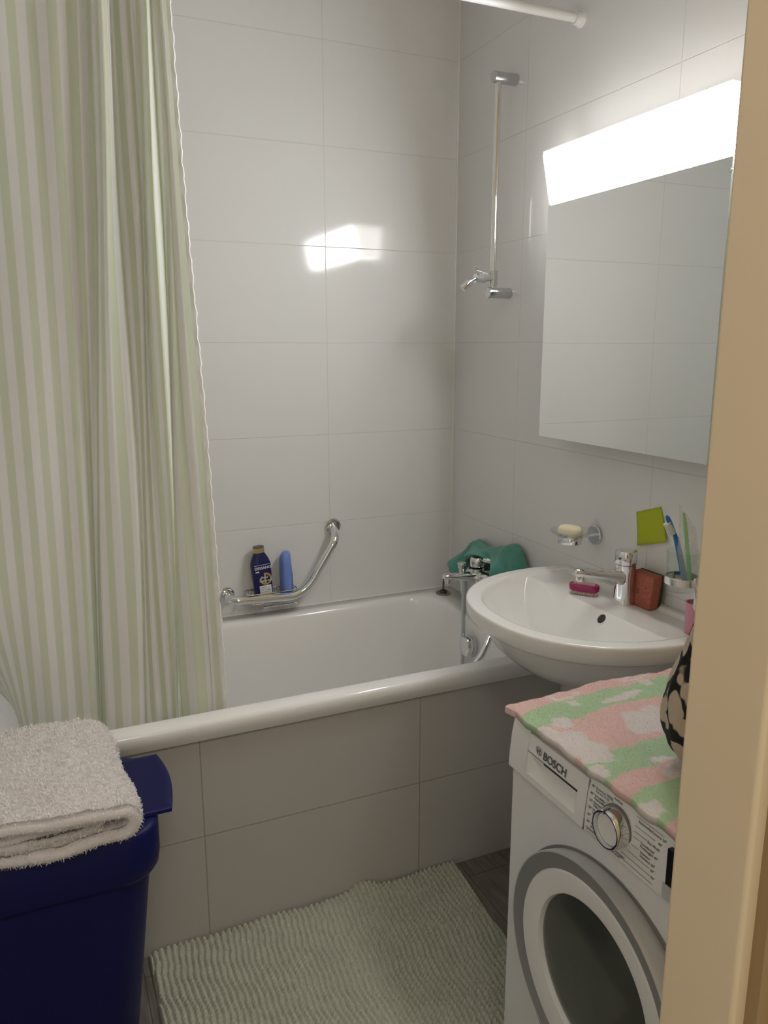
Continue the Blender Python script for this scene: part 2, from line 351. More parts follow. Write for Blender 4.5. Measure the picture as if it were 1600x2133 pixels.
# ================================================================== ROOM
XL = -1.75; YD = -2.05; ZC = 2.80
struct(MB().box(XL-.1, 0.1, 0, .1, 0, ZC).build('wall_back', M['tile_back'], smooth=False))
struct(MB().box(0, .1, YD, 0, 0, ZC).build('wall_right', M['tile_right'], smooth=False))
struct(MB().box(XL-.1, XL, YD, 0, 0, ZC).build('wall_left', M['tile_left'], smooth=False))
dw = MB().box(-.87, .1, YD-.07, YD, 0, ZC); dw.box(XL-.1, -1.70, YD-.07, YD, 0, ZC); dw.box(-1.70, -.87, YD-.07, YD, 2.12, ZC)
struct(dw.build('wall_front', M['hallwall'], smooth=False))
struct(MB().box(XL-.1, .1, YD-.07, .1, ZC, ZC+.1).build('ceiling', M['paint'], smooth=False))
struct(MB().box(-3.2, .6, -4.2, .1, -.1, 0).build('floor', M['floor'], smooth=False))
# door frame: painted lining, dark brown strip, casing towards the hall
fr = MB().box(-.93, -.87, YD-.066, YD+.004, 0, 2.06); fr.box(-1.70, -1.64, YD-.066, YD+.004, 0, 2.06); fr.box(-1.70, -.87, YD-.066, YD+.004, 2.06, 2.12)
struct(fr.build('door_1', M['frame'], bevel=.004), 'cream painted door lining')
gk = MB().box(-.918, -.905, YD-.0765, YD-.062, 0, 2.05)
struct(gk.build('trim_2', M['framestrip'], smooth=False), 'dark brown strip in the door frame')
cs = MB().box(-.905, -.84, YD-.084, YD-.07, 0, 2.12)
struct(cs.build('trim_3', M['hallwall'], bevel=.003), 'cream casing on the hall side')
# silicone bead in the tiled corner and along the tub
struct(MB().tube([(-.001, -.001, .61), (-.001, -.001, ZC)], .0045, 8).build('trim_1', M['silicone']))
struct(MB().tube([(XL, -.001, .6135), (-.001, -.001, .6135), (-.001, -.70, .6135)], .0035, 8).build('trim_4', M['silicone']))

# ================================================================== BATHTUB
tub = thing('bathtub', 'white built-in bathtub with a tiled grey front panel', 'bathtub', (-.875, -.36, 0))
R = []
OX0, OX1, OY0, OY1 = XL+.002, -.002, -.716, -.002
R.append(rrect(OX0, OX1, OY0+.012, OY1, .004, .560))
R.append(rrect(OX0, OX1, OY0+.002, OY1, .004, .578))
R.append(rrect(OX0, OX1, OY0, OY1, .004, .590))
R.append(rrect(OX0, OX1, OY0+.001, OY1, .004, .602))
R.append(rrect(OX0, OX1, OY0+.005, OY1-.001, .005, .6095))
R.append(rrect(OX0+.001, OX1-.001, OY0+.012, OY1-.002, .006, .6125))
R.append(rrect(OX0+.05, OX1-.085, -.668, -.052, .10, .6128))
for dx, z in ((0, .611), (.006, .606), (.011, .595), (.015, .575), (.022, .54), (.034, .46), (.050, .36), (.062, .29), (.085, .235), (.13, .205), (.20, .196), (.26, .193)):
    k = dx/.26
    R.append(rrect(-1.66+dx*1.8, -.102-dx*1.0, -.660+dx*.9, -.060-dx*.9, .115-.02*k, z))
MB().rings(R, True, False, True).build('basin', M['enamel'], tub, angle=2.5)
MB().box(XL+.002, -.002, -.690, -.672, 0, .575).build('front_panel', M['tile_panel'], tub, smooth=False, label='tiled grey front panel')
ov = MB().lathe([(.034, 0), (.036, .004), (.036, .012)], (-.128, -.385, .535), '-x', 24); kn = ov.build('overflow_plate', M['satin'], tub)
k2 = MB(); prof = []
for hh, rr in ((.010, .030), (.022, .033), (.030, .030), (.034, .020), (.035, 0.001)):
    ring = []
    for k in range(24):
        a = 2*PI*k/24; r2 = rr*(1+.05*math.cos(6*a)); ring.append((-.128-hh, -.385+r2*math.cos(a), .535+r2*math.sin(a)*1.05))
    prof.append(ring)
k2.rings(prof, True, True, True).build('overflow_knob', M['chrome'], kn)

# ================================================================== BATH MIXER on the right wall
mx_ = thing('bath_mixer', 'chrome bath mixer tap on the wall above the tub end', 'tap', (-.0, -.36, .755))
b_ = MB().tube([(-.085, -.285, .752), (-.085, -.30, .752), (-.085, -.40, .752), (-.085, -.435, .752)], [.016, .024, .024, .016], 20)
for yy in (-.285, -.435):
    b_.tube([(0, yy, .752), (-.02, yy, .752), (-.06, yy, .752), (-.085, yy, .752)], [.030, .018, .017, .017], 20)
b_.tube([(-.088, -.345, .752), (-.092, -.345, .785)], [.024, .022], 20)
b_.build('mixer_body', M['chrome'], mx_)
sp = MB(); pth = [(-.09, -.345, .752), (-.12, -.345, .756), (-.16, -.345, .762), (-.20, -.345, .768), (-.214, -.345, .768)]
rg = []
for (x, y, z), (ww, hh) in zip(pth, ((.020, .018), (.019, .016), (.018, .012), (.017, .010), (.012, .008))):
    rg.append([(x, y+ww*math.copysign(abs(math.cos(a))**.7, math.cos(a)), z+hh*math.copysign(abs(math.sin(a))**.7, math.sin(a))) for a in [2*PI*k/20 for k in range(20)]])
sp.rings(rg, True, True, True); sp.lathe([(.011, 0), (.011, .016)], (-.198, -.345, .744)).build('spout', M['chrome'], mx_)
MB().lathe([(.008, 0), (.008, .018), (.012, .020), (.012, .032), (.014, .034), (.013, .038), (.001, .039)], (-.15, -.345, .770)).build('diverter_knob', M['chrome'], mx_)
MB().lathe([(.022, 0), (.024, .004), (.023, .026), (.020, .030), (.001, .031)], (-.092, -.345, .790)).build('lever_cap', M['chrome'], mx_)
MB().tube([(-.078, -.365, .815), (-.05, -.40, .812), (-.02+.0, -.43, .80)], [.010, .008, .006], 12).build('lever', M['chrome'], mx_)
MB().tube([(-.140, -.345, .748), (-.140, -.345, .715), (-.141, -.346, .70)], [.013, .011, .0085], 16).build('hose_outlet', M['satin'], mx_)
hp = bezier_path([(-.141, -.346, .715), (-.142, -.35, .60), (-.150, -.36, .40), (-.165, -.39, .23), (-.30, -.48, .215), (-.42, -.57, .225), (-.45, -.60, .30), (-.36, -.612, .46), (-.262, -.615, .570)], .12, 8)
MB().tube(hp, .0068, 10).build('shower_hose', M['satin'], mx_)
MB().tube([(-.275, -.618, .560), (-.23, -.612, .602), (-.16, -.56, .655), (-.135, -.535, .672)], [.009, .010, .011, .012], 14).build('hand_shower', M['chrome'], mx_)
# drain plug left upside down on the ledge
pl = thing('drain_plug', 'dark metal drain plug standing stem up on the tub corner', 'plug', (-.068, -.073, .6128))
MB().lathe([(.0265, .000), (.0275, .002), (.0265, .0045), (.016, .006), (.001, .0062)], (-.068, -.073, .6128)).build('disc', M['tarnish'], pl)
MB().lathe([(.0145, .006), (.0150, .009), (.0135, .012), (.0115, .012), (.0110, .0085), (.001, .0085)], (-.068, -.073, .6128)).build('seal_ring', M['brass'], pl)
MB().lathe([(.0035, .008), (.0035, .044), (.0022, .046), (.0020, .050), (.0034, .053), (.0034, .056), (.001, .057)], (-.068, -.073, .6128), seg=16).build('stem', M['brass'], pl)

# teal cloth over the mixer
def lerp_keys(keys, t):
    ks = [k[0] for k in keys]
    if t <= ks[0]: return keys[0][1]
    for i in range(len(ks)-1):
        if t <= ks[i+1]:
            u = (t-ks[i])/(ks[i+1]-ks[i]); u = u*u*(3-2*u); return keys[i][1]*(1-u)+keys[i+1][1]*u
    return keys[-1][1]
top = [(-.56, .785), (-.525, .800), (-.50, .870), (-.465, .884), (-.40, .858), (-.33, .838), (-.28, .842), (-.235, .846), (-.20, .836), (-.15, .785), (-.11, .750), (-.09, .735)]
bot = [(-.56, .760), (-.525, .772), (-.49, .785), (-.46, .778), (-.42, .788), (-.385, .812), (-.345, .828), (-.31, .822), (-.28, .800), (-.25, .765), (-.20, .722), (-.15, .715), (-.11, .722), (-.09, .730)]
cl = MB(); rg = []
ys = np.linspace(-.56, -.09, 48)
for y in ys:
    zt, zb = lerp_keys(top, y), lerp_keys(bot, y); hgt = zt-zb; bul = .052 + .014*math.sin(y*38) + .008*math.sin(y*71+1)
    if -.42 < y < -.26: bul += .010
    if y < -.525: bul = .02
    if y > -.13: bul *= max(.25, (-.09-y)/.04)
    row = []
    for k in range(21):
        t = k/20
        if t < .28: u = t/.28; x = -.006-.010*u; z = zt - .085*(1-u)*min(1, hgt/.08+.3)
        else:
            u = (t-.28)/.72; x = -.016 - bul*math.sin(min(1, u*1.25)*PI/2) - .012*u + .006*math.sin(u*9+y*50); z = zt + .004*math.sin(PI*min(1, u*3)) - hgt*u**1.25
        row.append((x, y + .010*math.sin(z*60), z))
    rg.append(row)
cl.rings(rg, False)
o = cl.build('cleaning_cloth', M['teal'], sub=1); md = o.modifiers.new('sol', 'SOLIDIFY'); md.thickness = .004; md.offset = 0
tag(o, 'crumpled teal microfibre cloth draped over the bath mixer', 'cloth')

# ================================================================== GRAB BAR with basket
gb = thing('grab_bar', 'angled chrome grab bar with wire soap basket on the back wall', 'grab bar', (-.65, 0, .69))
pth = bezier_path([(-.843, -.002, .690), (-.843, -.074, .689), (-.60, -.078, .676), (-.478, -.074, .862), (-.466, -.002, .888)], .065, 10)
MB().tube(pth, .0135, 20).build('bar', M['chrome'], gb)
for c in ((-.843, 0, .690), (-.466, 0, .888)):
    f_ = MB(); prof = [(.026, 0), (.0275, .003), (.0265, .009), (.020, .011), (.016, .010)]
    f_.rings([[(c[0]+r*math.cos(2*PI*k/32), -.001-h, c[2]+r*math.sin(2*PI*k/32)) for k in range(32)] for r, h in prof], True, True, True)
    f_.build('wall_flange', M['chrome'], gb)
bk = MB()
def wire(pts, r=.0018): bk.tube(pts, r, 8)
def loop(z, x0, x1, y0, y1, r=.0022):
    p = rrect(x0, x1, y0, y1, .018, z, 5); p.append(p[0]); p.append(p[1]); bk.tube(p, r, 8, False)
loop(.697, -.785, -.612, -.066, -.006); loop(.664, -.778, -.619, -.066, -.008)
for k in range(16):
    x = -.770+.0098*k; wire([(x, -.008, .696), (x, -.010, .660), (x, -.062, .660), (x, -.064, .668)], .0013)
for k in range(5):
    y = -.012-.0125*k
    for xx, xs in ((-.785, 1), (-.612, -1)): wire([(xx, y, .697), (xx+.006*xs, y, .662)], .0012)
bk.build('soap_basket', M['chrome'], gb)
MB().box(-.735, -.618, -.074, -.066, .650, .655).build('basket_plate', M['chrome'], gb, bevel=.002)

# navy shampoo bottle (leans slightly left)
def oval(cx, cy, rx, ry, z, n=32, e=2.6):
    return [(cx+rx*math.copysign(abs(math.cos(a))**(2/e), math.cos(a)), cy+ry*math.copysign(abs(math.sin(a))**(2/e), math.sin(a)), z) for a in [2*PI*k/n for k in range(n)]]
BX, BY, BZ = -.722, -.034, .667
sb = thing('shampoo_bottle', 'navy shampoo bottle with gold cap in the soap basket', 'bottle', (BX, BY, BZ))
sb.rotation_euler = (0, -.085, 0)
prof = [(.026, .017, 0), (.029, .0195, .003), (.0305, .020, .03), (.0325, .021, .08), (.0335, .0215, .115), (.0330, .021, .128), (.0285, .019, .142), (.0215, .0165, .156), (.0175, .0155, .163), (.0170, .015, .165)]
MB().rings([oval(BX, BY, a, c, BZ+h) for a, c, h in prof], True, True, True).build('bottle_body', M['navybottle'], sb)
cp = MB().rings([oval(BX, BY, a, c, BZ+h) for a, c, h in [(.0175, .0155, .165), (.018, .016, .167), (.0178, .0158, .181)]], True, True, True).build('cap', M['gold'], sb)
MB().rings([oval(BX, BY, .0178, .0158, BZ+h) for h in (.181, .184)], True, True, True).build('cap_top', M['inkdark'], cp)
FY = BY-.0225
text('DESSANGE', .0125, (BX-.026, FY, BZ+.1120), (1, 0, 0), (0, 0, 1), M['labelwhite'], sb, bold=.0002)
MB().box(BX-.026, BX+.026, FY, FY+.001, BZ+.1255, BZ+.1265).build('label_stripe', M['labelwhite'], sb, smooth=False)
# gold emblem: open ring with an upright bar
em = MB(); CX, CZ = BX+.007, BZ+.078
rin, rout = .0145, .0205
ring = []
for k in range(29):
    a = math.radians(90 - 285*k/28)
    ring.append([(CX+rin*math.cos(a), FY-.0006, CZ+rin*math.sin(a)), (CX+rout*math.cos(a), FY-.0006, CZ+rout*math.sin(a))])
vs = [p for r_ in ring for p in r_]; em.add(vs, [(2*i, 2*i+2, 2*i+3, 2*i+1) for i in range(28)])
em.box(CX-.0045, CX+.0015, FY-.0008, FY-.0003, CZ-.0205, CZ+.0205)
em.build('emblem', M['gold'], sb, smooth=False)
text('Blond', .0105, (CX-.016, FY-.0012, CZ+.002), (1, 0, 0), (0, 0, 1), M['labelwhite'], sb, bold=.0001)
text('Californien', .0095, (CX-.022, FY-.0012, CZ-.009), (1, 0, 0), (0, 0, 1), M['labelwhite'], sb, bold=.0001)
MB().box(BX-.024, BX-.012, FY-.0004, FY+.0005, BZ+.102, BZ+.106).build('small_label', M['labelwhite'], sb, smooth=False)
MB().box(BX-.016, BX+.023, FY+.0008, FY+.0015, BZ+.028, BZ+.055).build('paper_label', M['labelwhite'], sb, smooth=False)
for k, ww in enumerate((.022, .030, .034, .030)):
    MB().box(BX-.013, BX-.013+ww, FY+.0004, FY+.0009, BZ+.0490-.0055*k, BZ+.0505-.0055*k).build('label_stripe', M['ink'], sb, smooth=False)
MB().box(BX-.012, BX+.023, FY+.0001, FY+.0008, BZ+.016, BZ+.029).build('gold_label', M['gold'], sb, smooth=False)
# light blue bottle, narrow side on
CXB, CYB = -.645, -.036
cb = thing('shower_gel_bottle', 'light blue bottle right of the navy shampoo bottle', 'bottle', (CXB, CYB, BZ)); cb.rotation_euler = (0, -.02, 0)
prof = [(.0165, .022, 0, 0), (.0185, .0245, .004, 0), (.0195, .026, .05, 0), (.0190, .026, .10, 0), (.0180, .0245, .122, -.001), (.0182, .0245, .1225, -.001), (.0175, .023, .135, -.001), (.0145, .020, .148, .001), (.0095, .015, .156, .0035), (.004, .006, .1585, .004)]
MB().rings([oval(CXB+dx, CYB, a, c, BZ+h) for a, c, h, dx in prof], True, True, True).build('bottle_body', M['skyblue'], cb)
lb = MB(); vs = []; rows = 9
for i in range(rows):
    t = i/(rows-1); z = BZ+.022+.068*t; wd = .011*math.sin(PI*min(1, t+.12))**.6
    for k in range(5): a = -1.25+ .72*k/4*(.5+.5*math.sin(PI*t+.2)) + .35; vs.append((CXB+.0202*abs(math.cos(a))**.77, CYB-.0272*abs(math.sin(a))**.77, z))
lb.add(vs, [(i*5+k, i*5+k+1, (i+1)*5+k+1, (i+1)*5+k) for i in range(rows-1) for k in range(4)])
lb.build('side_label', M['greylabel'], cb)
vs = [(CXB+.0206*abs(math.cos(a))**.77, CYB-.0275*abs(math.sin(a))**.77, z) for z in (BZ+.008, BZ+.024) for a in (-.95, -.7, -.45, -.2)]
MB().add(vs, [(i, i+1, i+5, i+4) for i in range(3)]).build('paper_label', M['labelwhite'], cb)

# ================================================================== SHOWER RAIL
rl = thing('shower_rail', 'chrome shower rail with empty hand-shower holder on the right wall', 'shower rail', (0, -.346, 1.65))
for z in (1.650, 2.250):
    MB().lathe([(.0155, 0), (.016, .001), (.016, .076), (.0145, .079), (.001, .0795)], (0, -.346, z), '-x', 28).build('wall_mount', M['satin'], rl)
MB().tube([(-.062, -.346, 1.66), (-.062, -.346, 2.24)], .0098, 20).build('rail_bar', M['chrome'], rl)
hd = MB().lathe([(.0135, 0), (.0135, .046)], (-.062, -.346, 1.668)).build('slider', M['satin'], rl)
MB().tube([(-.070, -.350, 1.694), (-.092, -.352, 1.692), (-.094, -.352, 1.692), (-.128, -.354, 1.690)], [.010, .010, .0135, .0135], 16).build('clamp', M['chrome'], hd)
MB().tube([(-.084, -.352, 1.706), (-.105, -.354, 1.712), (-.125, -.356, 1.716), (-.133, -.357, 1.722)], [.004, .0045, .004, .003], 10).build('lever', M['chrome'], hd)
MB().tube([(-.128, -.354, 1.690), (-.142, -.352, 1.682), (-.143, -.352, 1.681), (-.150, -.350, 1.676), (-.168, -.347, 1.660)], [.005, .005, .011, .0135, .011], 14).build('cradle', M['chrome'], hd)
# curtain rod
rd = thing('curtain_rod', 'white round shower curtain rod fixed to the right wall', 'curtain rod', (0, -.64, 2.311))
MB().tube([(-.004, -.64, 2.311), (XL+.004, -.64, 2.309)], .0115, 20).build('rod', M['whiteplastic'], rd)
for x, sgn in ((0, '-x'), (XL, 'x')):
    MB().lathe([(.021, 0), (.021, .004), (.0175, .007), (.0165, .022), (.012, .024)], (x, -.64, 2.311), sgn, 28).build('end_cap', M['whiteplastic'], rd)

# ================================================================== SHOWER CURTAIN
# keys: x at top (z 2.31), x at z 0.70, fold depth (towards the room +) at top / bottom
K = [(-1.73, -1.74, 0, 0), (-1.60, -1.615, -.006, -.004), (-1.50, -1.515, .006, .005), (-1.43, -1.447, -.004, -.003), (-1.36, -1.380, .004, .003), (-1.300, -1.326, -.003, -.002),
     (-1.262, -1.296, .004, .007), (-1.225, -1.283, -.002, -.026), (-1.208, -1.277, .012, -.050), (-1.190, -1.272, -.028, -.030), (-1.182, -1.262, -.010, -.002),
     (-1.173, -1.222, .036, .014), (-1.158, -1.188, .016, .016), (-1.148, -1.164, -.034, -.008), (-1.128, -1.146, -.006, .010), (-1.110, -1.126, -.036, -.006),
     (-1.098, -1.116, -.010, .016), (-1.086, -1.106, .030, .036), (-1.078, -1.096, .006, .018), (-1.070, -1.084, -.030, -.024), (-1.062, -1.058, -.008, .004), (-1.054, -1.020, -.022, -.006), (-1.045, -.988, .006, .012)]
NS = 16; cols = []
for i in range(len(K)-1):
    for j in range(NS):
        u = j/NS; e_ = u*u*(3-2*u); a, c = K[i], K[i+1]
        cols.append((a[0]*(1-u)+c[0]*u, a[1]*(1-u)+c[1]*u, a[2]*(1-e_)+c[2]*e_, a[3]*(1-e_)+c[3]*e_, i+u))
cols.append((*K[-1], len(K)-1))
# arc length of the cloth half way down gives the stripe coordinate
S = [0.0]
for i in range(1, len(cols)):
    a, c = cols[i-1], cols[i]
    xa, ya = (a[0]+a[1])/2, (a[2]+a[3])/2; xc, yc = (c[0]+c[1])/2, (c[2]+c[3])/2
    S.append(S[-1]+math.hypot(xc-xa, yc-ya))
def curtain_pt(ci, t):
    """t 0 at the rod, 1 at the hem"""
    xt, xb, dt, db, q = cols[ci]
    z = 2.315 - t*(2.315-.30); v = (2.315-z)/(2.315-.70)
    vv = v + .035*math.sin(v*5+q*.9)*(1 if 8 < q < 21 else .3)
    x = xt*(1-v)+xb*v
    if 9 < q: x += .006*math.sin(v*6.0+q*1.3)*min(1, v*3)*(1 if q < 21 else .4)
    d = dt*(1-vv)+db*vv
    d *= smoothstep(-.06, .10, v)*.85+.15
    d += .003*math.sin(q*2.1+v*9)
    y = -.640 + .032*min(1, v) - d
    # lower left corner gathered to the right, inside the tub
    if x < -1.40:
        k = smoothstep(1.02, .56, z); s_ = (-1.40-x)
        x = -1.40 - s_*(1-k) - k*(.075*(1-math.exp(-s_/.06)))*.9
        y += k*min(.30, s_*1.0)*.55
    else:
        pass
    return (x, y, z)
NT = 90
V_ = [curtain_pt(c, r/NT) for r in range(NT+1) for c in range(len(cols))]
n_ = len(cols)
F_ = [(r*n_+c, r*n_+c+1, (r+1)*n_+c+1, (r+1)*n_+c) for r in range(NT) for c in range(n_-1)]
cu = thing('shower_curtain', 'green and white striped shower curtain hanging inside the tub', 'shower curtain', (-1.35, -.64, 2.315))
mb = MB().add(V_, F_); co = mb.build('curtain_cloth', M['curtain'], cu, angle=3.2)
uvl = co.data.uv_layers.new(name='UVMap')
for lp in co.data.loops:
    r, c = divmod(lp.vertex_index, n_); uvl.data[lp.index].uv = (S[c]+.006, r/NT*2.0)
hm = MB(); rg = []
for r in range(NT*2+1):
    t = r/(NT*2); p = curtain_pt(n_-1, t); wob = .0015*math.sin(r*1.9)+.001*math.sin(r*.77)
    rg.append([(p[0]-.006, p[1]-.004, p[2]), (p[0]+.002+wob, p[1]-.006+wob, p[2]), (p[0]+.005+wob, p[1]-.001, p[2]), (p[0]+.001, p[1]+.003, p[2])])
hm.rings(rg, True, True, True).build('side_hem', M['hem'], cu)

# ================================================================== MIRROR and LAMP
MY0, MY1, MZ0, MZ1, MXF = -1.252, -.650, 1.247, 1.851, -.086
mi = thing('wall_mirror', 'square frameless wall mirror standing off the right wall', 'mirror', (0, -.95, MZ0))
MB().box(MXF, MXF+.001, MY0, MY1, MZ0, MZ1).build('mirror_glass', M['mirror'], mi, smooth=False)
MB().box(MXF+.0011, MXF+.005, MY0, MY1, MZ0, MZ1).build('glass_edge', M['glassedge'], mi, smooth=False)
MB().box(MXF+.0055, 0, MY0+.010, MY1-.035, MZ0+.03, MZ1).build('backing_box', M['mirrorback'], mi, smooth=False)
MB().lathe([(.004, 0), (.005, .002), (.004, .006), (.001, .007)], (MXF+.004, MY0+.004, 1.826), '-x', 16).build('clip', M['chrome'], mi)
la = thing('mirror_lamp', 'long white lit lamp above the wall mirror', 'lamp', (0, -.96, MZ1))
ly0, ly1 = -1.263, -.662
la_v = []
sec = [(-.004, 1.8545), (-.086, 1.8525), (-.0905, 1.8565), (-.1160, 1.9700), (-.1140, 1.9745), (-.106, 1.9765), (-.004, 1.9765)]
lm = MB(); lm.rings([[(x, yy, z) for x, z in sec] for yy in (ly0, ly1)], True, False, False)
for yy, dy, mt in ((ly0, -.0015, 'littop'), (ly1, .0015, 'litend')):
    MB().rings([[(x, y2, z) for x, z in sec] for y2 in (yy, yy+dy)], True, True, True).build('end_cap', M[mt], la, smooth=False)
lm.build('diffuser', M['lit'], la, smooth=False, label='glowing white diffuser')
MB().box(-.070, -.001, ly0, ly1, 1.9768, 1.9785).build('top_plate', M['cap'], la, smooth=False)  # unseen plate added to hold back the lamp's upward glow
MB().box(-.116, -.0705, ly0, ly1, 1.9768, 1.9785).build('top_cover', M['littop'], la, smooth=False)  # unseen dim glowing strip, added for a softer glow on the wall above
MB().box(-.004, 0, ly0+.02, ly1-.02, 1.860, 1.972).build('wall_bracket', M['cap'], la, smooth=False)

# ================================================================== WASHBASIN
SY = -.985; HW = .308
def sink_outline(k, n, grow=0.0, zz=.8745, back=-.002):
    """closed outline: curved front then straight wall edge"""
    pts = []
    nf = int(n*.72)
    for i in range(nf+1):
        a = PI*i/nf; cy = math.cos(a); sy = math.sin(a); e = 2/2.25
        y = SY + (HW+grow)*math.copysign(abs(cy)**e, cy); x = -(.105+(.337+grow)*abs(sy)**e)
        pts.append((x, y))
    nb = (n-nf-1)//2
    left = [(-.105+( .105+back)*(j+1)/nb, SY-(HW+grow)) for j in range(nb)]
    rest = n-nf-1-nb
    right = [(back, SY-(HW+grow)+2*(HW+grow)*(j+1)/(rest+1)) for j in range(rest)]
    pts += left + right
    return pts
NR = 260
wb = thing('washbasin', 'white porcelain washbasin on the right wall beside the tub', 'washbasin', (0, SY, .68))
out = np.array(sink_outline(0, NR)); cen = np.array([-.215, SY])
# densify closing side (from wall back to the first curved point)
def bowl_z(x, y, t):
    z = .8745
    if t > .985: return z
    # inner edge of the rim: distance test on a smaller outline
    yy = abs(y-SY)/(HW-.030); 
    xf = -(.100+(.337-.026)*max(0, 1-yy**2.25)**(1/2.25)) if yy < 1 else 9
    z = .8745
    if yy < 1 and x > xf:
        dist_f = (x-xf)
        dist_s = (1-yy)*(HW-.030)*1.1
        dd = min(dist_f, dist_s)
        deck = .8655
        dk = smoothstep(0, .012, dd)
        z = .8745*(1-dk)+deck*dk
        if x > -.028: z = max(z, deck + .009*smoothstep(-.028, -.020, x))
        # round bowl cut off by a steep plane under the straight deck edge
        db = -.152 - x
        rho = ((x+.165)/.248)**2+((y-SY)/.264)**2
        if db > 0 and rho < 1:
            bz = .8655-.128*(1-rho)**.80
            z = min(z, max(bz, .8655-1.25*db))
    return z
TS = [k*.0155 for k in range(62)] + [.955, .965, .975, .99]
rings = []
for t in TS[::-1]:
    tt = max(t, .002); ring = []
    for p in out:
        q = cen+(p-cen)*tt; ring.append((q[0], q[1], bowl_z(q[0], q[1], tt)))
    rings.append(ring)
outer = []
for g_, z in ((-.001, .8745), (.0025, .8735), (.0045, .870), (.0050, .864), (.0045, .852), (.002, .838), (-.001, .832), (-.005, .829)):
    outer.append([(x, y, z) for x, y in sink_outline(0, NR, g_)])
under = []
for s_, z in ((.955, .827), (.945, .815), (.92, .795), (.875, .765), (.80, .735), (.68, .708), (.52, .690), (.34, .683), (.2, .681)):
    under.append([((x)*s_, SY+(y-SY)*(s_*.97+.0), z) for x, y in sink_outline(0, NR, -.008)])
allr = (under[::-1] + outer[::-1] + rings)
so = MB().rings(allr, True, True, True).build('basin', M['porcelain'], wb, angle=3.0)
# overflow hole ring on the sloping wall under the deck
hx, hy = -.1642, -1.0475
hole_c = Vector((hx, hy, bowl_z(hx, hy, .5))); sl_ = (bowl_z(hx+.003, hy, .5)-bowl_z(hx-.003, hy, .5))/.006; hn = Vector((-sl_, 0, 1)).normalized()
def disc(c, n, r, d, mat, name, parent, inner=None, seg=28):
    a = n.orthogonal().normalized(); a = Vector((0, 1, 0)); b2 = n.cross(a)
    prof = [(r, -.004), (r, d*.6), (r*.94, d)] + ([(inner, d), (inner*.98, -.004)] if inner else [(.0005, d)])
    mbb = MB().rings([[c+(a*math.cos(2*PI*k/seg)+b2*math.sin(2*PI*k/seg))*rr+n*h for k in range(seg)] for rr, h in prof], True, not inner, not inner)
    return mbb.build(name, mat, parent)
disc(hole_c, hn, .0150, .0014, M['porcelain'], 'overflow_rim', wb, .0122)
disc(hole_c, hn, .0123, .0004, M['dark'], 'overflow_hole', wb)
disc(Vector((-.265, SY, .738)), Vector((0, 0, 1)), .022, .004, M['chrome'], 'drain', wb)

# basin tap
TX, TY, TZ = -.066, -1.008, .8655
tp = thing('basin_tap', 'chrome single-lever tap on the washbasin deck', 'tap', (TX, TY, TZ))
b_ = MB(); prof = [(.0275, 0, 0), (.0275, .004, 0), (.0255, .02, 0), (.0235, .05, 0), (.0235, .075, 0), (.0245, .092, 0), (.0255, .098, 0), (.0255, .1005, 0)]
b_.lathe([(r, h) for r, h, _ in prof], (TX, TY, TZ), seg=40)
b_.build('tap_body', M['chrome'], tp)
sp = MB(); rg = []
for i, (x, z, ww, hh) in enumerate([(-.066, .932, .019, .022), (-.085, .935, .019, .021), (-.100, .940, .016, .016), (-.125, .946, .015, .0125), (-.165, .953, .015, .0115), (-.200, .960, .015, .011), (-.216, .962, .012, .010), (-.223, .962, .006, .006)]):
    rg.append([(x, TY+ww*math.copysign(abs(math.cos(a))**.7, math.cos(a)), z+hh*math.copysign(abs(math.sin(a))**.7, math.sin(a))) for a in [2*PI*k/24 for k in range(24)]])
sp.rings(rg, True, True, True).lathe([(.0105, 0), (.0105, .018)], (-.203, TY, .940)).build('spout', M['chrome'], tp)
hd = MB().lathe([(.0265, .102), (.0270, .104), (.0270, .130), (.0255, .135), (.016, .1365), (.001, .137)], (TX, TY, TZ), seg=40).build('lever_cap', M['chrome'], tp)
MB().tube([(TX-.0255, TY-.008, TZ+.119), (TX-.0285, TY-.009, TZ+.119)], .0028, 12).build('indicator', M['inkdark'], hd)
# pop-up rod behind
MB().tube([(TX+.033, TY, TZ-.002), (TX+.033, TY, TZ+.03), (TX+.033, TY, TZ+.036)], [.002, .002, .004], 10).build('pull_rod', M['chrome'], tp)

# nail brush
nb = thing('nail_brush', 'magenta nail brush with cream bristles beside the basin tap', 'brush', (-.112, -.912, .8665))
ax = Vector((.045, -.060, 0)).normalized(); pr = Vector((-ax.y, ax.x, 0)); pc = Vector((-.112, -.912, 0))
def stad(L, W, z, n=10, r=None):
    pts = []; r = r or W
    for sx, a0 in ((1, -PI/2), (-1, PI/2)):
        for k in range(n+1):
            a = a0+PI*k/n; pts.append(pc+ax*(sx*(L-r)+math.cos(a)*r)+pr*(math.sin(a)*W)+Vector((0, 0, z)))
    return pts
rg = [stad(.036, .017, .8755), stad(.038, .0185, .878), stad(.039, .0190, .887), stad(.038, .0185, .892), stad(.035, .0165, .893), stad(.030, .012, .891)]
MB().rings(rg, True, True, True).build('handle', M['magenta'], nb)
br_ = MB()
for i in range(16):
    for j in range(5):
        q = pc+ax*(-.032+.0043*i)+pr*(-.013+.0065*j)
        if abs(-.032+.0043*i) > .028 and j in (0, 4): q = q*1.0 - pr*(-.013+.0065*j)*.3
        br_.tube([(q.x, q.y, .8665), (q.x, q.y, .878)], .0013, 5)
br_.build('bristles', M['bristle'], nb)
br2 = MB()
for i in range(14):
    for j in range(2):
        q = pc+ax*(-.026+.0040*i)+pr*(-.004+.008*j)
        br2.tube([(q.x, q.y, .890), (q.x, q.y, .8985)], .0014, 5)
br2.build('top_bristles', M['bristle'], nb)

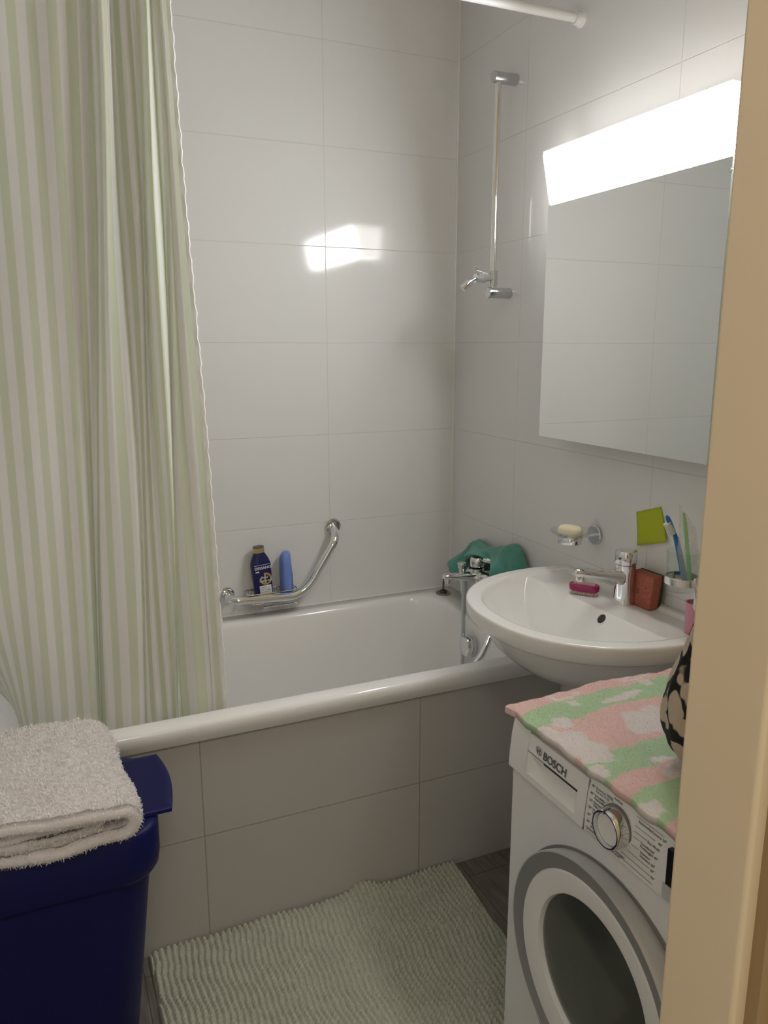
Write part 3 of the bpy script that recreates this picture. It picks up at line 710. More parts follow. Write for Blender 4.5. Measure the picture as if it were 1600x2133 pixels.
# sponge leaning on the wall
sg = thing('sponge', 'orange-red sponge with dark scouring side standing behind the tap', 'sponge', (-.03, -1.04, .868))
def slab(x0, x1, y0, y1, z0, z1, lean): 
    m_ = MB().box(x0, x1, y0, y1, z0, z1); m_.v = [(x+lean*(z-z0), y, z) for x, y, z in m_.v]; return m_
slab(-.054, -.026, -1.084, -1.006, .8665, .949, .10).build('foam', M['foam'], sg, bevel=.003)
slab(-.026, -.018, -1.084, -1.006, .8665, .949, .10).build('scouring_pad', M['scour'], sg, bevel=.002)
hol = MB()
for k in range(16):
    y = -1.078+.066*random.random(); z = .872+.07*random.random(); x = -.0545+.10*(z-.8665)
    r = .0007+.0012*random.random(); hol.lathe([(r, -.0004), (r, .0003)], (x, y, z), '-x', 8, sy=1.4)
hol.build('pores', M['brass'], sg)

# soap dish
SDY, SDZ = -.812, .990
sd = thing('soap_dish', 'clear glass soap dish in a chrome wall holder', 'soap dish', (0, SDY, SDZ))
MB().lathe([(.026, 0), (.027, .002), (.027, .008), (.025, .010), (.001, .0105)], (0, SDY, SDZ), '-x', 36).build('wall_plate', M['satin'], sd)
MB().tube([(-.008, SDY, SDZ+.001), (-.064, SDY-.003, SDZ-.001)], .0055, 12).build('arm', M['chrome'], sd)
DX, DY = -.094, SDY-.010
MB().rings([[(DX+r*math.cos(2*PI*k/40), DY+r*math.sin(2*PI*k/40), SDZ+h) for k in range(40)] for r, h in ((.031, -.011), (.0315, -.010), (.0315, .007), (.031, .008), (.0285, .008), (.0285, -.011), (.031, -.011))], True).build('holder_ring', M['chrome'], sd)
MB().lathe([(.0275, -.004), (.0280, .004), (.0350, .008), (.0480, .016), (.0540, .0235), (.0545, .0250), (.0525, .0250), (.0460, .0185), (.0330, .0115), (.020, .0085), (.001, .0080)], (DX, DY, SDZ), seg=48).build('glass_bowl', M['glass'], sd)
so_ = MB(); rg = []
sa = Vector((.36, -.93, 0)).normalized(); sp_ = Vector((-sa.y, sa.x, 0))
for sc, z in ((.70, .0110), (.93, .0135), (1.0, .020), (1.0, .0265), (.93, .0325), (.75, .036), (.4, .0375)):
    rg.append([Vector((DX-.003, DY-.002, SDZ+z))+sa*(.034*sc*math.copysign(abs(math.cos(a))**.75, math.cos(a)))+sp_*(.022*sc*math.copysign(abs(math.sin(a))**.75, math.sin(a))) for a in [2*PI*k/32 for k in range(32)]])
o = so_.rings(rg, True, True, True).build('soap_bar', M['soap'], sub=1, angle=3)
tag(o, 'cream bar of soap lying in the glass soap dish', 'soap')

# sticky note
nt_ = thing('sticky_note', 'yellow-green square sticky note on the wall above the basin tap', 'note', (-.002, -1.02, 1.055))
TL, TR, BR_, BL = Vector((0, -.961, 1.082)), Vector((0, -1.044, 1.111)), Vector((0, -1.078, 1.031)), Vector((0, -.977, .999))
vs = []
for i in range(11):
    for j in range(11):
        u, v = i/10, j/10; p = TL*(1-u)*(1-v)+TR*u*(1-v)+BL*(1-u)*v+BR_*u*v
        p.x = -.0012-.005*v*v-.003*u*u*v; vs.append(p)
o = MB().add(vs, [(i*11+j, (i+1)*11+j, (i+1)*11+j+1, i*11+j+1) for i in range(10) for j in range(10)]).build('paper', M['note'], nt_)
md = o.modifiers.new('s', 'SOLIDIFY'); md.thickness = .0006

# tumbler with toothbrushes
GX, GY, GZ = -.098, -1.222, .9655
gh = thing('tumbler_holder', 'chrome ring holder carrying the glass tumbler on the wall', 'holder', (0, GY, .99))
MB().lathe([(.026, 0), (.027, .002), (.027, .008), (.025, .010), (.001, .0105)], (0, GY, .990), '-x', 32).build('wall_plate', M['satin'], gh)
MB().tube([(-.008, GY, .990), (GX+.036, GY, .990)], .0055, 12).build('arm', M['chrome'], gh)
MB().rings([[(GX+r*math.cos(2*PI*k/40), GY+r*math.sin(2*PI*k/40), z) for k in range(40)] for r, z in ((.0365, .981), (.0375, .982), (.0375, .997), (.0365, .998), (.0345, .998), (.0345, .981), (.0365, .981))], True).build('holder_ring', M['chrome'], gh)
tu = thing('glass_tumbler', 'clear glass tumbler holding toothbrushes in the chrome ring', 'tumbler', (GX, GY, GZ))
MB().lathe([(.0280, 0), (.0310, .004), (.0325, .016), (.0335, .032), (.0345, .060), (.0360, .088), (.0355, .0895), (.0342, .088), (.0325, .060), (.0312, .034), (.0290, .014), (.001, .012)], (GX, GY, GZ), seg=48).build('glass_wall', M['glass'], tu)
tb = thing('toothbrush', 'translucent blue toothbrush with white bristles in the tumbler', 'toothbrush', (-.086, -1.222, .985))
bp_ = [Vector(p) for p in ((-.088, -1.224, .982), (-.098, -1.223, 1.010), (-.109, -1.222, 1.045), (-.121, -1.221, 1.080), (-.130, -1.220, 1.100), (-.142, -1.219, 1.120), (-.149, -1.218, 1.133), (-.151, -1.218, 1.137))]
MB().tube(bp_, [.0062, .0070, .0066, .0060, .0042, .0055, .0045, .002], 14).build('handle', M['toothblue'], tb)
bb = MB(); d_ = (bp_[6]-bp_[4]).normalized(); nn = Vector((-d_.z, 0, d_.x)).normalized(); nn = -nn if nn.x > 0 else nn
for i in range(9):
    for j in range(4):
        q = bp_[4]+d_*(.0035*i-.001)+Vector((0, -.0045+.003*j, 0)); bb.tube([q, q+nn*.0135], .0012, 6)
bb.build('bristles', M['toothwhite'], tb)
gt = thing('wrapped_toothbrush', 'green toothbrush in a clear plastic sleeve behind the blue one', 'toothbrush', (-.09, -1.24, .985))
gp = [Vector(p) for p in ((-.088, -1.236, .983), (-.100, -1.240, 1.030), (-.116, -1.244, 1.085), (-.126, -1.246, 1.120), (-.134, -1.247, 1.148))]
MB().tube(gp, [.0045, .0045, .004, .0042, .002], 10).build('handle', M['toothgreen'], gt)
sl = MB().rings([[(-.090-.008, -1.222, .985), (-.092, -1.246, .985), (-.080, -1.246, .985)], [(-.122, -1.226, 1.06), (-.112, -1.252, 1.06), (-.085, -1.250, 1.06)], [(-.134, -1.238, 1.11), (-.125, -1.252, 1.11), (-.100, -1.252, 1.11)], [(-.146, -1.246, 1.165), (-.144, -1.249, 1.165), (-.143, -1.249, 1.165)]], True, True, True)
sl.build('plastic_sleeve', M['film'], gt)
# pink cup on the basin deck
pk = MB().lathe([(.019, 0), (.020, .002), (.0225, .070), (.023, .0715), (.0205, .0715), (.0185, .004), (.001, .003)], (-.066, -1.238, .8660), seg=32).build('cup', M['pink'])
tag(pk, 'small pink plastic cup on the near end of the washbasin', 'cup')

# ================================================================== WASHING MACHINE
WX, WY0, WY1, WH = -.640, -1.990, -1.392, .861
wm = thing('washing_machine', 'white front-loading washing machine beside the door opening', 'washing machine', (-.34, -1.69, 0))
MB().box(WX, -.045, WY0, WY1, .012, .758).build('cabinet', M['machine'], wm, bevel=.008)
pa = MB(); sec = [(-.045, .7605), (-.6445, .7605), (-.6465, .764), (-.6450, .79), (-.6415, .825), (-.6365, .852), (-.632, WH), (-.045, WH)]
pa.rings([[(x, yy, z) for x, z in sec] for yy in (WY0, -1.6015)], True, True, True)
pa.rings([[(x, yy, z) for x, z in sec] for yy in (-1.4425, WY1)], True, True, True)
pa.rings([[(min(x+.034, -.045), yy, z) for x, z in sec] for yy in (-1.6015, -1.4425)], True, True, True)
panel = pa.build('control_panel', M['panelwhite'], wm, angle=.5)
MB().box(WX+.01, -.05, WY0+.01, WY1-.01, 0, .014).build('foot_base', M['dark'], wm, smooth=False)
def px_at(z):   # panel face x at height z
    for (xa, za), (xb, zb) in zip(sec[2:], sec[3:]):
        if za <= z <= zb: return xa+(xb-xa)*(z-za)/(zb-za)
    return -.6465
# detergent drawer front: frame with a recessed grip
dr = MB(); X = lambda z, o=0: px_at(z)-.0022-o
y0, y1, z0, z1 = -1.600, -1.444, .7655, .8475
oa = [(X(z), y, z) for y, z in ((y1, z0), (y0, z0), (y0, z1), (y1, z1))]
ia0, ia1, iz0, iz1 = -1.580, -1.440-.004, .777, .8165
hi = [(X(z), y, z) for y, z in ((ia1-.002, iz0), (ia0, iz0), (ia0, iz1), (ia1-.002, iz1))]
ba = [(-.632, -1.466, .789), (-.632, -1.566, .789), (-.624, -1.570, .812), (-.624, -1.462, .812)]
hi = [(X(z), y, z) for y, z in ((-1.448, iz0), (ia0, iz0), (ia0, iz1), (-1.448, iz1))]
bk0 = [(p[0]+.034, p[1], p[2]) for p in oa]
dr.add(bk0+oa+hi+ba, [(0, 1, 5, 4), (1, 2, 6, 5), (2, 3, 7, 6), (3, 0, 4, 7), (4, 5, 9, 8), (5, 6, 10, 9), (6, 7, 11, 10), (7, 4, 8, 11), (8, 9, 13, 12), (9, 10, 14, 13), (10, 11, 15, 14), (11, 8, 12, 15), (12, 13, 14, 15)])
drw = dr.build('detergent_drawer', M['panelwhite'], panel, smooth=False)
MB().box(-.6300, -.622, -1.562, -1.472, .8000, .8080).build('grip_slot', M['blackplastic'], drw, smooth=False)
ln = MB()   # fine gap lines
def gl(ya, za, yb, zb, r=.0006): ln.tube([(px_at(za)-.0004, ya, za), (px_at(zb)-.0004, yb, zb)], r, 6)
gl(y1+.0015, z0-.001, y0-.0015, z0-.001); gl(y0-.0015, z0-.001, y0-.0015, .845); gl(y1+.0015, z0-.001, y1+.0015, .845)
ln.build('drawer_gap', M['inkdark'], panel)
l2 = MB().box(X(.8175)-.0006, X(.8175)+.002, -1.580, -1.446, .8168, .8178).build('drawer_edge', M['ink'], drw, smooth=False)
MB().box(px_at(.80)+.0015, px_at(.80)+.0045, WY0+.002, WY1-.002, .7588, .7602).build('panel_gap', M['ink'], wm, smooth=False)
# brand lettering and round emblem, both on the drawer front
UX, UZ = Vector((0, -1, 0)), Vector((0, 0, 1))
text('BOSCH', .0190, (X(.8225)-.0007, -1.4880, .8225), UX, Vector((.12, 0, 1)), M['inkdark'], drw, bold=.0003)
em = MB(); ec = Vector((X(.826)-.0010, -1.4765, .8310))
def ring_yz(c, r0, r1, seg=28): 
    vs = []; 
    for k in range(seg):
        a = 2*PI*k/seg
        for r in (r0, r1): vs.append(c+Vector((0, r*math.cos(a), r*math.sin(a))))
    em.add(vs, [(2*k, 2*k+1, (2*k+3) % (2*seg), (2*k+2) % (2*seg)) for k in range(seg)])
ring_yz(ec, .0072, .0080)
for dy in (-.0030, .0030): em.box(ec.x-.0003, ec.x+.0003, ec.y+dy-.0006, ec.y+dy+.0006, ec.z-.0055, ec.z+.0055)
em.box(ec.x-.0003, ec.x+.0003, ec.y-.003, ec.y+.003, ec.z-.0006, ec.z+.0006)
for sg_ in (-1, 1):
    vs = []
    for k in range(9):
        a = -PI/2.6+PI/1.3*k/8
        for r in (.0052, .0060): vs.append(ec+Vector((0, sg_*r*math.cos(a), r*math.sin(a))))
    em.add(vs, [(2*k, 2*k+1, 2*k+3, 2*k+2) for k in range(8)])
em.build('round_emblem', M['inkdark'], drw, smooth=False)
# programme dial
KC = Vector((-.6425, -1.668, .8085))
kp = MB(); kp.rings([[KC+Vector((-h, r*math.cos(2*PI*k/48), r*math.sin(2*PI*k/48))) for k in range(48)] for r, h in ((.0320, -.002), (.0320, .0010), (.0305, .0015))], True, True, True)
dial = kp.build('dial_base', M['ink'], panel)
kp = MB(); kp.rings([[KC+Vector((-h, r*math.cos(2*PI*k/48), r*math.sin(2*PI*k/48))) for k in range(48)] for r, h in ((.0300, .001), (.0295, .012), (.0290, .0195), (.0275, .0215), (.0255, .0215), (.0235, .0130))], True, True, False).build('dial_ring', M['chrome'], dial)
kp = MB(); kp.rings([[KC+Vector((-h, r*math.cos(2*PI*k/48), r*math.sin(2*PI*k/48))) for k in range(48)] for r, h in ((.0238, .0118), (.0232, .0155), (.020, .0162), (.001, .0165))], True, True, True).build('dial_face', M['panelwhite'], dial)
MB().box(KC.x-.0222, KC.x-.010, KC.y-.0009+.004, KC.y+.0009+.004, KC.z+.0235, KC.z+.0300).build('dial_mark', M['inkdark'], dial, smooth=False)
# printed programme list around the dial
def ptxt(s_, y, z, size=.0060, al='LEFT'): text(s_, size, (px_at(z)-.0006, y, z), UX, Vector((.10, 0, 1)), M['ink'], panel, 'programme_lettering', .0001, al, .00004)
L_ = [("40°", "Extra Kurz 15'/30'\nExpress 15'/30'"), ("40°", "Schnell/Mix\nRapido/Misti"), ("30°", "Fein/Seide\nDelicati/Seta"), ("30°", "Wolle\nLana"), ("40°", ""), ("30°", "Pflegeleicht\nSintetici")]
for k, (tmp, s_) in enumerate(L_):
    z = .8385-.0115*k; ptxt(tmp, -1.6065, z, .0058)
    if s_: ptxt(s_, -1.6165, z+.001, .0050)
ptxt('Spülen/Risciac.', -1.6065, .7705, .0058)
ptxt('Aus/Stop', -1.655, .8445, .0050)
ptxt('Schleudern/Abpumpen\nCentrifuga/Scarico', -1.648, .7720, .0048)
for s_, y, z in (('Baumwolle/Cotone 20°', -1.708, .8385), ('40°', -1.748, .8300), ('Eco 40-60', -1.730, .8215), ('Vorwäsche/\nPrelavaggio 40°', -1.718, .8130), ('Intensiv/\nIntensivo 60°', -1.720, .8000), ('60°', -1.742, .7870), ('90°', -1.744, .7775)):
    ptxt(s_, y, z, .0056)
def pline(*pts):
    MB().tube([(px_at(z)-.0004, y, z) for y, z in pts], .00032, 5).build('programme_line', M['ink'], panel)
for yb, z, ya in ((-1.755, .8450, -1.702), (-1.742, .8315, -1.703), (-1.728, .8235, -1.704), (-1.715, .8150, -1.703), (-1.716, .8020, -1.702), (-1.740, .7890, -1.695), (-1.742, .7795, -1.685), (-1.748, .7705, -1.68)):
    pline((ya, z), (yb, z))
pline((-1.6065, .7665), (-1.640, .7665)); pline((-1.638, .8435), (-1.652, .8435), (-1.654, .838)); pline((-1.642, .832), (-1.650, .832))
MB().box(-.6475, -.640, -1.93, -1.772, .775, .842).build('display', M['blackplastic'], panel, smooth=False)
MB().box(-.6482, -.645, -1.93, -1.768, .7665, .789).build('display_strip', M['silverlight'], panel, smooth=False)
# door: silver ring cone, white ring, dark glass
DC = (-1.655, .515)
def drings(prof, mat, name, parent, cap=True, c=None, seg=96):
    m_ = MB(); m_.rings([[(x, DC[0]+dy+r*math.cos(2*PI*k/seg), DC[1]+dz+r*math.sin(2*PI*k/seg)) for k in range(seg)] for r, x, dy, dz in prof], True, cap, cap)
    return m_.build(name, mat, parent, angle=.6)
drings([(.2305, -.6385, -.003, -.017), (.2300, -.6412, -.003, -.017), (.204, -.6412, -.002, -.006), (.198, -.6390, -.002, -.006)], M['silverdark'], 'door_seat', wm, False)  # flat dark ring: shade of the recess around the door put into colour
door = drings([(.2110, -.6415, 0, -.002), (.2090, -.648, 0, .002), (.2010, -.6620, 0, .014), (.1930, -.6720, .002, .024), (.1890, -.6752, .003, .028), (.1865, -.6750, .003, .028)], M['silverlight'], 'door', wm, False)
door['label'] = 'light silver outer door ring'
drings([(.1868, -.6751, .003, .028), (.1840, -.6735, .003, .028), (.1660, -.6670, .004, .020)], M['silverdark'], 'bezel', door, False)
drings([(.1663, -.6672, .004, .020), (.1640, -.6695, .004, .020), (.138, -.6710, 0, .022), (.1275, -.6680, -.002, .026), (.1240, -.6600, -.002, .028)], M['panelwhite'], 'inner_ring', door, False)
gls = []
for k in range(9):
    r = .1255*math.cos(k/8*PI/2); h = .6600+.010*math.sin(k/8*PI/2); gls.append((max(r, .0005), -h, -.002, .028))
drings(gls, M['doorglass'], 'porthole_glass', door, True)

# towel on the machine
def pattern(x, y):
    pink = (.96, .72, .68); green = (.62, .80, .54); white = (.95, .89, .87)
    yw = y + (.010*smoothstep(-.60, -.66, x)*1.6) + .004*math.sin(x*30)
    b_ = [-1.410, -1.466, -1.583, -1.639, -1.683, -1.752, -1.81, -1.87, -1.93]
    i = sum(1 for t in b_ if yw < t); c = green if i % 2 else pink
    def el(cx, cy, rx, ry, rot=0, wob=.12):
        dx, dy = x-cx, y-cy; cr_, sr_ = math.cos(rot), math.sin(rot); a, d2 = dx*cr_+dy*sr_, -dx*sr_+dy*cr_
        an = math.atan2(d2, a); return (a/rx)**2+(d2/ry)**2 < (1+wob*math.sin(5*an+cx*90))**2
    W_ = [(-.455, -1.532, .058, .040, 0), (-.632, -1.535, .044, .032, .2), (-.615, -1.570, .028, .040, 0), (-.655, -1.50, .03, .03, 0), (-.440, -1.443, .050, .010, .1), (-.535, -1.665, .034, .014, .5), (-.530, -1.632, .020, .008, -.4), (-.648, -1.622, .022, .018, 0),
          (-.640, -1.728, .022, .018, 0), (-.600, -1.478, .022, .018, .8), (-.32, -1.60, .05, .03, 0), (-.35, -1.72, .05, .03, 0), (-.2, -1.5, .05, .04, 0), (-.45, -1.78, .05, .03, 0), (-.62, -1.86, .05, .03, 0), (-.25, -1.84, .06, .03, 0)]
    for e_ in W_:
        if el(*e_): c = white
    for cx, cy in ((-.535, -1.392), (-.365, -1.388)):    # outlined blossom with a stalk
        if el(cx, cy, .034, .017, .1) and not el(cx, cy, .022, .009, .1): c = white
        if abs((y-cy)-(-.012-.9*(x-cx)*0) + .022) < .010 and abs(x-cx+.004) < .010: c = white
    return c
tw = thing('terry_towel', 'pink and green patterned terry towel covering the washing machine', 'towel', (-.34, -1.69, WH))
nx_, ny_ = 150, 130
def towel_pt(u, v):
    # u 0 front .. 1 wall, v 0 basin side .. 1 door side
    y = -1.362-.615*v; x = -.655+.605*u
    z = WH+.0125
    if u < .10: # front edge rolls over the machine top edge
        k = 1-u/.10; x = -.600 - .046*math.sin(k*PI/2)*1.0 ; z -= .005*(1-math.cos(k*PI/2))
    z += .0035*vnoise(x*16, y*18, 1) + .0018*vnoise(x*55, y*48, 3)
    if v < .12:
        k = 1-v/.12; z -= .016*k**2.2; 
    z += .012*math.exp(-((u-.45)/.16)**2)*math.exp(-(v/.12)**2)
    if u < .1: x += .0012*math.sin(y*48)+.0010*math.sin(y*110)
    y += (.006*math.sin(x*22)+.012*smoothstep(.3, 0, u))*(1-v)**6
    if v < .1 and u < .12: x += .012*(1-v/.1)*(1-u/.12); y -= .0
    return (x, y, z)
V_ = [towel_pt(i/nx_, j/ny_) for i in range(nx_+1) for j in range(ny_+1)]
F_ = [(i*(ny_+1)+j, (i+1)*(ny_+1)+j, (i+1)*(ny_+1)+j+1, i*(ny_+1)+j+1) for i in range(nx_) for j in range(ny_)]
# orient faces upward
a, b_, c = (np.array(V_[k]) for k in F_[0][:3])
if np.cross(b_-a, c-a)[2] < 0: F_ = [f[::-1] for f in F_]
vs2, fs2, pp = terry(V_, F_, 80000, .0036, .00055)
# underside
k0 = len(V_); Vu = [(x, y, z-.0105) for x, y, z in V_]
Fu = [tuple(i+k0 for i in f[::-1]) for f in F_]
edge = [i*(ny_+1) for i in range(nx_+1)], [i*(ny_+1)+ny_ for i in range(nx_+1)], list(range(ny_+1)), [nx_*(ny_+1)+j for j in range(ny_+1)]
Fe = [(e_[i], e_[i+1], e_[i+1]+k0, e_[i]+k0) for e_ in edge for i in range(len(e_)-1)]
def mesh_fast(name, V, F, mat, parent, cols=None, smooth=True):
    off = np.array(parent_loc(parent)) if parent else np.zeros(3)
    me = bpy.data.meshes.new(name); me.from_pydata((np.array(V)-off).tolist(), [], [tuple(int(q) for q in f) for f in F]); me.update()
    me.materials.append(mat)
    if smooth: me.polygons.foreach_set('use_smooth', [True]*len(me.polygons))
    if cols is not None:
        at = me.color_attributes.new('Col', 'FLOAT_COLOR', 'POINT')
        at.data.foreach_set('color', np.concatenate([np.array(cols), np.ones((len(cols), 1))], 1).astype(np.float32).ravel())
    o = bpy.data.objects.new(name, me); COL.objects.link(o)
    if parent: o.parent = parent
    return o
c1 = [pattern(x, y) for x, y, z in V_]; c2 = np.repeat(np.array([pattern(x, y) for x, y, z in pp]), 6, 0)*(.9+.2*np.repeat(RNG.rand(len(pp), 1), 6, 0))
mesh_fast('towel_cloth', list(V_)+Vu, list(F_)+Fu+Fe, M['terrypattern'], tw, c1+c1)
mesh_fast('towel_pile', vs2, fs2, M['terrypattern'], tw, c2, False)

# patterned bag standing on the towel
bg = thing('fabric_bag', 'black and cream floral cloth bag standing on the patterned towel', 'bag', (-.50, -1.68, WH+.012))
zb0 = WH+.014; rg = []
for r, h in [(.012, 0), (.034, .003), (.052, .014), (.064, .032), (.068, .055), (.067, .085), (.060, .120), (.050, .150), (.038, .180), (.027, .208), (.018, .230), (.011, .248), (.006, .258)]:
    ring = []; ax_ = -.478-.050*(h/.29); cx = ax_; cy = -1.669+.004*math.sin(h*20)
    for j in range(64):
        a = 2*PI*j/64; f = 1+.09*math.sin(6*a+h*20)*min(1, h*14)+.04*math.sin(13*a-h*34)
        ring.append((cx+r*f*math.cos(a), cy-.012+r*f*math.sin(a)*.9, zb0+h))
    rg.append(ring)
MB().rings(rg, True, True, True).build('pouch', M['print'], bg, sub=1, angle=3)
sp0 = Vector((-.524, -1.678, zb0+.250))
MB().tube([sp0+Vector((.003, 0, -.02)), sp0+Vector((-.004, .002, .010)), sp0+Vector((-.012, .004, .040)), sp0+Vector((-.013, .004, .046))], [.0042, .0040, .0022, .0016], 10).build('metal_tip', M['chrome'], bg)
MB().tube([sp0+Vector((.010, -.004, -.03)), sp0+Vector((-.006, .006, .004)), sp0+Vector((-.004, .008, .022))], [.0035, .0035, .002], 8).build('strap', M['hem'], bg)

# ================================================================== HAMPER
hx0, hx1, hy0, hy1 = -1.665, -1.212, -1.098, -.775
hp_ = thing('laundry_hamper', 'navy blue plastic laundry hamper beside the bathtub', 'hamper', (-1.44, -.94, 0))
def hr(dx, z, r=.07): return rrect(hx0+dx, hx1-dx, hy0+dx*.8, hy1-dx*.8, r, z, 10)
MB().rings([hr(.085, .003), hr(.080, 0.0), hr(.070, .02), hr(.045, .25), hr(.022, .47), hr(.020, .520)], True, True, False).build('bin_body', M['navy'], hp_, angle=1.2)
MB().rings([hr(.018, .500), hr(.008, .502), hr(.003, .512), hr(.0, .535), hr(.0, .596), hr(.003, .603), hr(.012, .606), hr(.030, .606)], True, False, True).build('rim_band', M['navy'], hp_, angle=1.0)
lid = MB()
def lidring(z, dx, d=0):
    pts = []
    # raised flap across the middle, right edge bowed outwards
    ya, yb = hy0+.052+d, hy1-.048-d
    for k in range(17):
        t = k/16; y = ya+(yb-ya)*t; pts.append((-1.190+.018*math.sin(PI*(t*.85+.05))-d - dx*0, y, z))
    for k in range(17):
        t = k/16; y = yb+(ya-yb)*t; pts.append((hx0-.006-.012*math.sin(PI*t)+d, y, z))
    return pts
lid.rings([lidring(.6055, 0, .004), lidring(.607, 0), lidring(.6135, 0), lidring(.6150, 0, .0015), lidring(.6150, 0, .012)], True, True, True).build('lid_flap', M['navy'], hp_, angle=.9)

# folded white towel on the hamper: one thick cloth folded over itself
wt = thing('folded_towel', 'folded white terry towel lying on the navy laundry hamper', 'towel', (-1.45, -.95, .6155))
def cloth_layer(fn, nu, nv, thick, tufts, ln=.0042, lump=.0022, seed=0):
    """fn(u,v) -> centre point of the cloth; thickened both ways"""
    P = np.array([[fn(i/nu, j/nv) for j in range(nv+1)] for i in range(nu+1)], float)
    du = np.gradient(P, axis=0); dv = np.gradient(P, axis=1); n = np.cross(du, dv); n /= np.maximum(np.linalg.norm(n, axis=2, keepdims=True), 1e-9)
    l = vnoise(P[..., 0]*70+P[..., 2]*40, P[..., 1]*70, seed)*lump
    A = P+n*(thick/2+l[..., None]); B = P-n*(thick/2+l[..., None])
    V = np.concatenate([A.reshape(-1, 3), B.reshape(-1, 3)]); k0 = (nu+1)*(nv+1); F = []
    for i in range(nu):
        for j in range(nv):
            q = (i*(nv+1)+j, (i+1)*(nv+1)+j, (i+1)*(nv+1)+j+1, i*(nv+1)+j+1); F.append(q); F.append(tuple(t+k0 for t in q[::-1]))
    # rounded long edges
    for js in (0, nv):
        E = []
        for i in range(nu+1):
            out_ = P[i, js]-P[i, js+(1 if js == 0 else -1)]; out_ /= np.linalg.norm(out_)
            for a in (1, 2, 3): th = PI*a/4; E.append(P[i, js]+n[i, js]*math.cos(th)*thick/2+out_*math.sin(th)*thick/2*1.1)
        e0 = len(V); V = np.concatenate([V, np.array(E)])
        for i in range(nu):
            r0 = [i*(nv+1)+js, e0+3*i, e0+3*i+1, e0+3*i+2, i*(nv+1)+js+k0]; r1 = [(i+1)*(nv+1)+js, e0+3*i+3, e0+3*i+4, e0+3*i+5, (i+1)*(nv+1)+js+k0]
            for t in range(4):
                q = (r0[t], r0[t+1], r1[t+1], r1[t]); F.append(q if js == nv else q[::-1])
    for is_ in (0, nu):
        for j in range(nv):
            a = is_*(nv+1)+j; q = (a, a+1, a+1+k0, a+k0); F.append(q if is_ == 0 else q[::-1])
    return V, F
TV, TF = [], []
def addl(V, F):
    k = sum(len(x) for x in TV); TV.append(V); TF.extend([tuple(int(i)+k for i in f) for f in F])
YB, YF = -.800, -1.118     # back and front long edges
def topz(x, v):
    # height of the upper surface centre line: humped at the back, sags to the front
    z = .700 - .022*v + .012*math.sin(v*2.6) - .010*smoothstep(-1.45, -1.70, x)
    z += .010*math.exp(-((x+1.38)/.09)**2)*(1-v) + .004*vnoise(x*14, v*5, 2)
    return z
def f_outer(u, v):
    # starts bottom left, runs right under the pile, round the right end, back over the top to the left
    y = YB+(YF-YB)*v; xr = -1.276 + .012*v - .018*(1-v) + .004*math.sin(v*9)
    zb = .6255+.003*v; zt = topz(-1.33, v)-.004; rr = (zt-zb)/2
    if u < .34:
        t = u/.34; x = -1.44+ (xr-rr*.8+1.44)*t; z = zb+.002*math.sin(t*7+v*3); y2 = y
    elif u < .52:
        t = (u-.34)/.18; a = -PI/2+PI*t; x = xr-rr*.8+rr*.85*math.cos(a); z = zb+rr+rr*math.sin(a)
    else:
        t = (u-.52)/.48; x = xr-rr*.8-(.39)*t; z = topz(x, v)*smoothstep(0, .15, t)+(zt)*(1-smoothstep(0, .15, t))
    yy = y - .006*math.sin(u*14)*v
    return (x, yy, z)
def f_mid(u, v):
    y = YB+.01+(YF+.012-YB)*v; 
    xr = -1.315-.004*v; zb = .648; zt = topz(x_:=-1.33, v)-.026; rr = max(.006, (zt-zb)/2)
    if u < .45:
        t = u/.45; x = -1.62+(xr-rr+1.62)*t; z = zb + .010*math.sin(t*5+v)-.004
    elif u < .55:
        a = -PI/2+PI*(u-.45)/.10; x = xr-rr+rr*math.cos(a); z = zb+rr+rr*math.sin(a)
    else:
        t = (u-.55)/.45; x = xr-rr-.31*t; z = zt-.006*t+.004*math.sin(t*6)
    return (x, y, z)
def f_low(u, v):
    return (-1.66+.27*u, YB+.006+(YF-.004-YB)*v, .6285+.010*math.sin(u*4.2+.6)+.003*v)
addl(*cloth_layer(f_outer, 110, 60, .0225, 0, seed=1))
addl(*cloth_layer(f_mid, 90, 40, .0180, 0, seed=4))
addl(*cloth_layer(f_low, 50, 40, .0190, 0, seed=6))
TVa = np.concatenate(TV)
tu_v, tu_f, _ = terry(TVa, TF, 80000, .0056, .0009)
mesh_fast('towel_cloth', TVa, TF, M['terrywhite'], wt)
# loops both ways so that the pile reads on either side of the folded faces
tu_v2, tu_f2, _ = terry(TVa, [f[::-1] for f in TF], 30000, .0035, .00062)
mesh_fast('towel_pile', np.concatenate([tu_v, tu_v2]), np.concatenate([tu_f, tu_f2+len(tu_v)]), M['terrywhite'], wt, None, False)

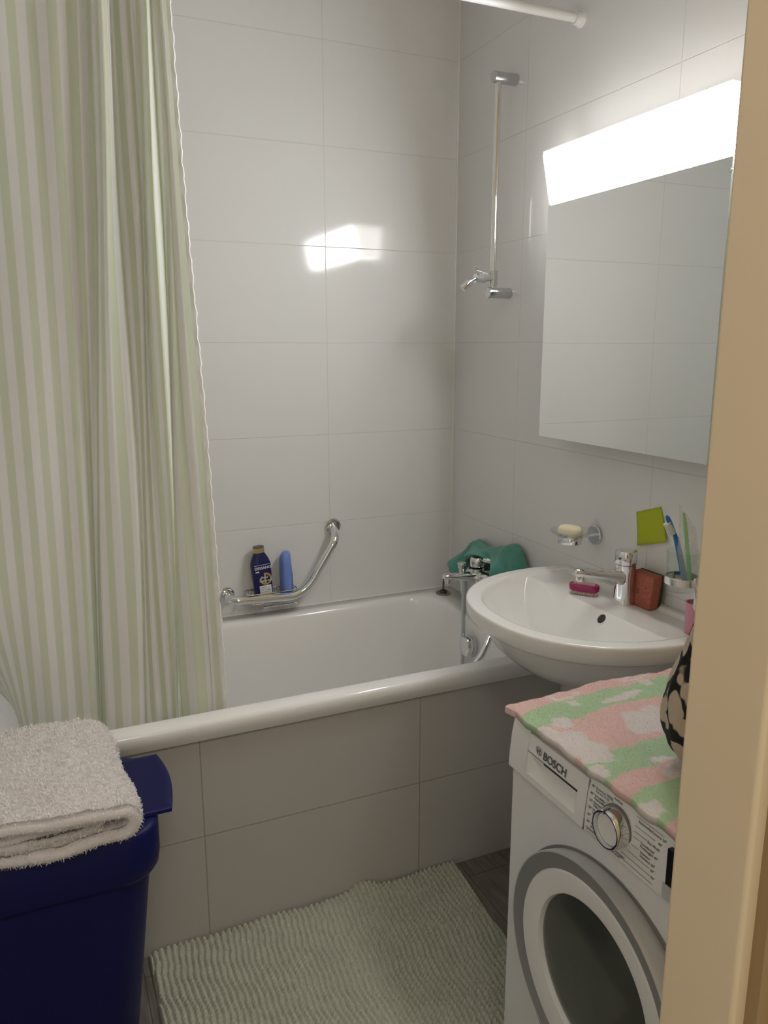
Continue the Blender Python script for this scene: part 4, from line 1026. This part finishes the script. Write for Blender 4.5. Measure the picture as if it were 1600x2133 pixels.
# ================================================================== BATH MAT
matx0, matx1, maty0, maty1 = -1.222, -.358, -1.36, -.694
px_, py_ = .0148, .0122      # pitch of the chenille loops
st = .0020
gx = np.arange(matx0, matx1+st, st); gy = np.arange(maty0, maty1+st, st)
X_, Y_ = np.meshgrid(gx, gy, indexing='ij')
wx = X_ + .0045*np.sin(Y_*13+X_*6) + .003*np.sin(Y_*31+2) + .0012*np.sin(Y_*90+X_*50)
wy = Y_ + .006*np.sin(X_*9+1) + .0025*np.sin(X_*27+Y_*11)
row = np.floor(wx/px_)
ph = np.sin(row*12.9898)*43758.5453; ph = (ph-np.floor(ph))
fx = np.abs(np.sin(PI*wx/px_)); fy = np.abs(np.sin(PI*(wy/py_+ph*.35)))
hgt = (fx**.75)*(.45+.55*fy**.75)
Z_ = .0040 + .0155*hgt + .0012*np.sin(X_*140)*np.sin(Y_*160)
# gentle hollows and a ruck against the tub panel
Z_ += .003*vnoise(X_*7, Y_*8, 2)+.0035
Z_ += .016*np.exp(-((X_+.655)/.035)**2)*np.exp(-((maty1-Y_)/.05)**2)
Z_ += .008*np.exp(-((X_+.62+(maty1-Y_)*.6)/.03)**2)*np.exp(-((maty1-Y_-.05)/.10)**2)
ed = np.minimum(np.minimum(X_-matx0, matx1-X_), np.minimum(Y_-maty0, maty1-Y_)); Z_ *= np.clip(ed/.006, 0, 1)**.5*.92+.08
# right edge slightly skewed, back edge wavy
XX = X_ + (-.022)*((maty1-Y_)/.35)*((X_-matx0)/(matx1-matx0)); YY = Y_ + .004*np.sin(X_*26)*np.clip((Y_-maty0)/(maty1-maty0), 0, 1)**6
YY += (np.exp(-((X_+.655)/.03)**2)*.006)*np.clip((Y_-maty0)/(maty1-maty0), 0, 1)**8
ni, nj = X_.shape
V_ = np.stack([XX, YY, Z_], -1).reshape(-1, 3)
I = np.arange(ni*nj).reshape(ni, nj)
F_ = np.stack([I[:-1, :-1], I[1:, :-1], I[1:, 1:], I[:-1, 1:]], -1).reshape(-1, 4)
o = mesh_fast('bath_mat', V_, F_, M['chenille'], None)
o['label'] = 'sage green chenille bath mat on the floor in front of the tub'; o['category'] = 'bath mat'
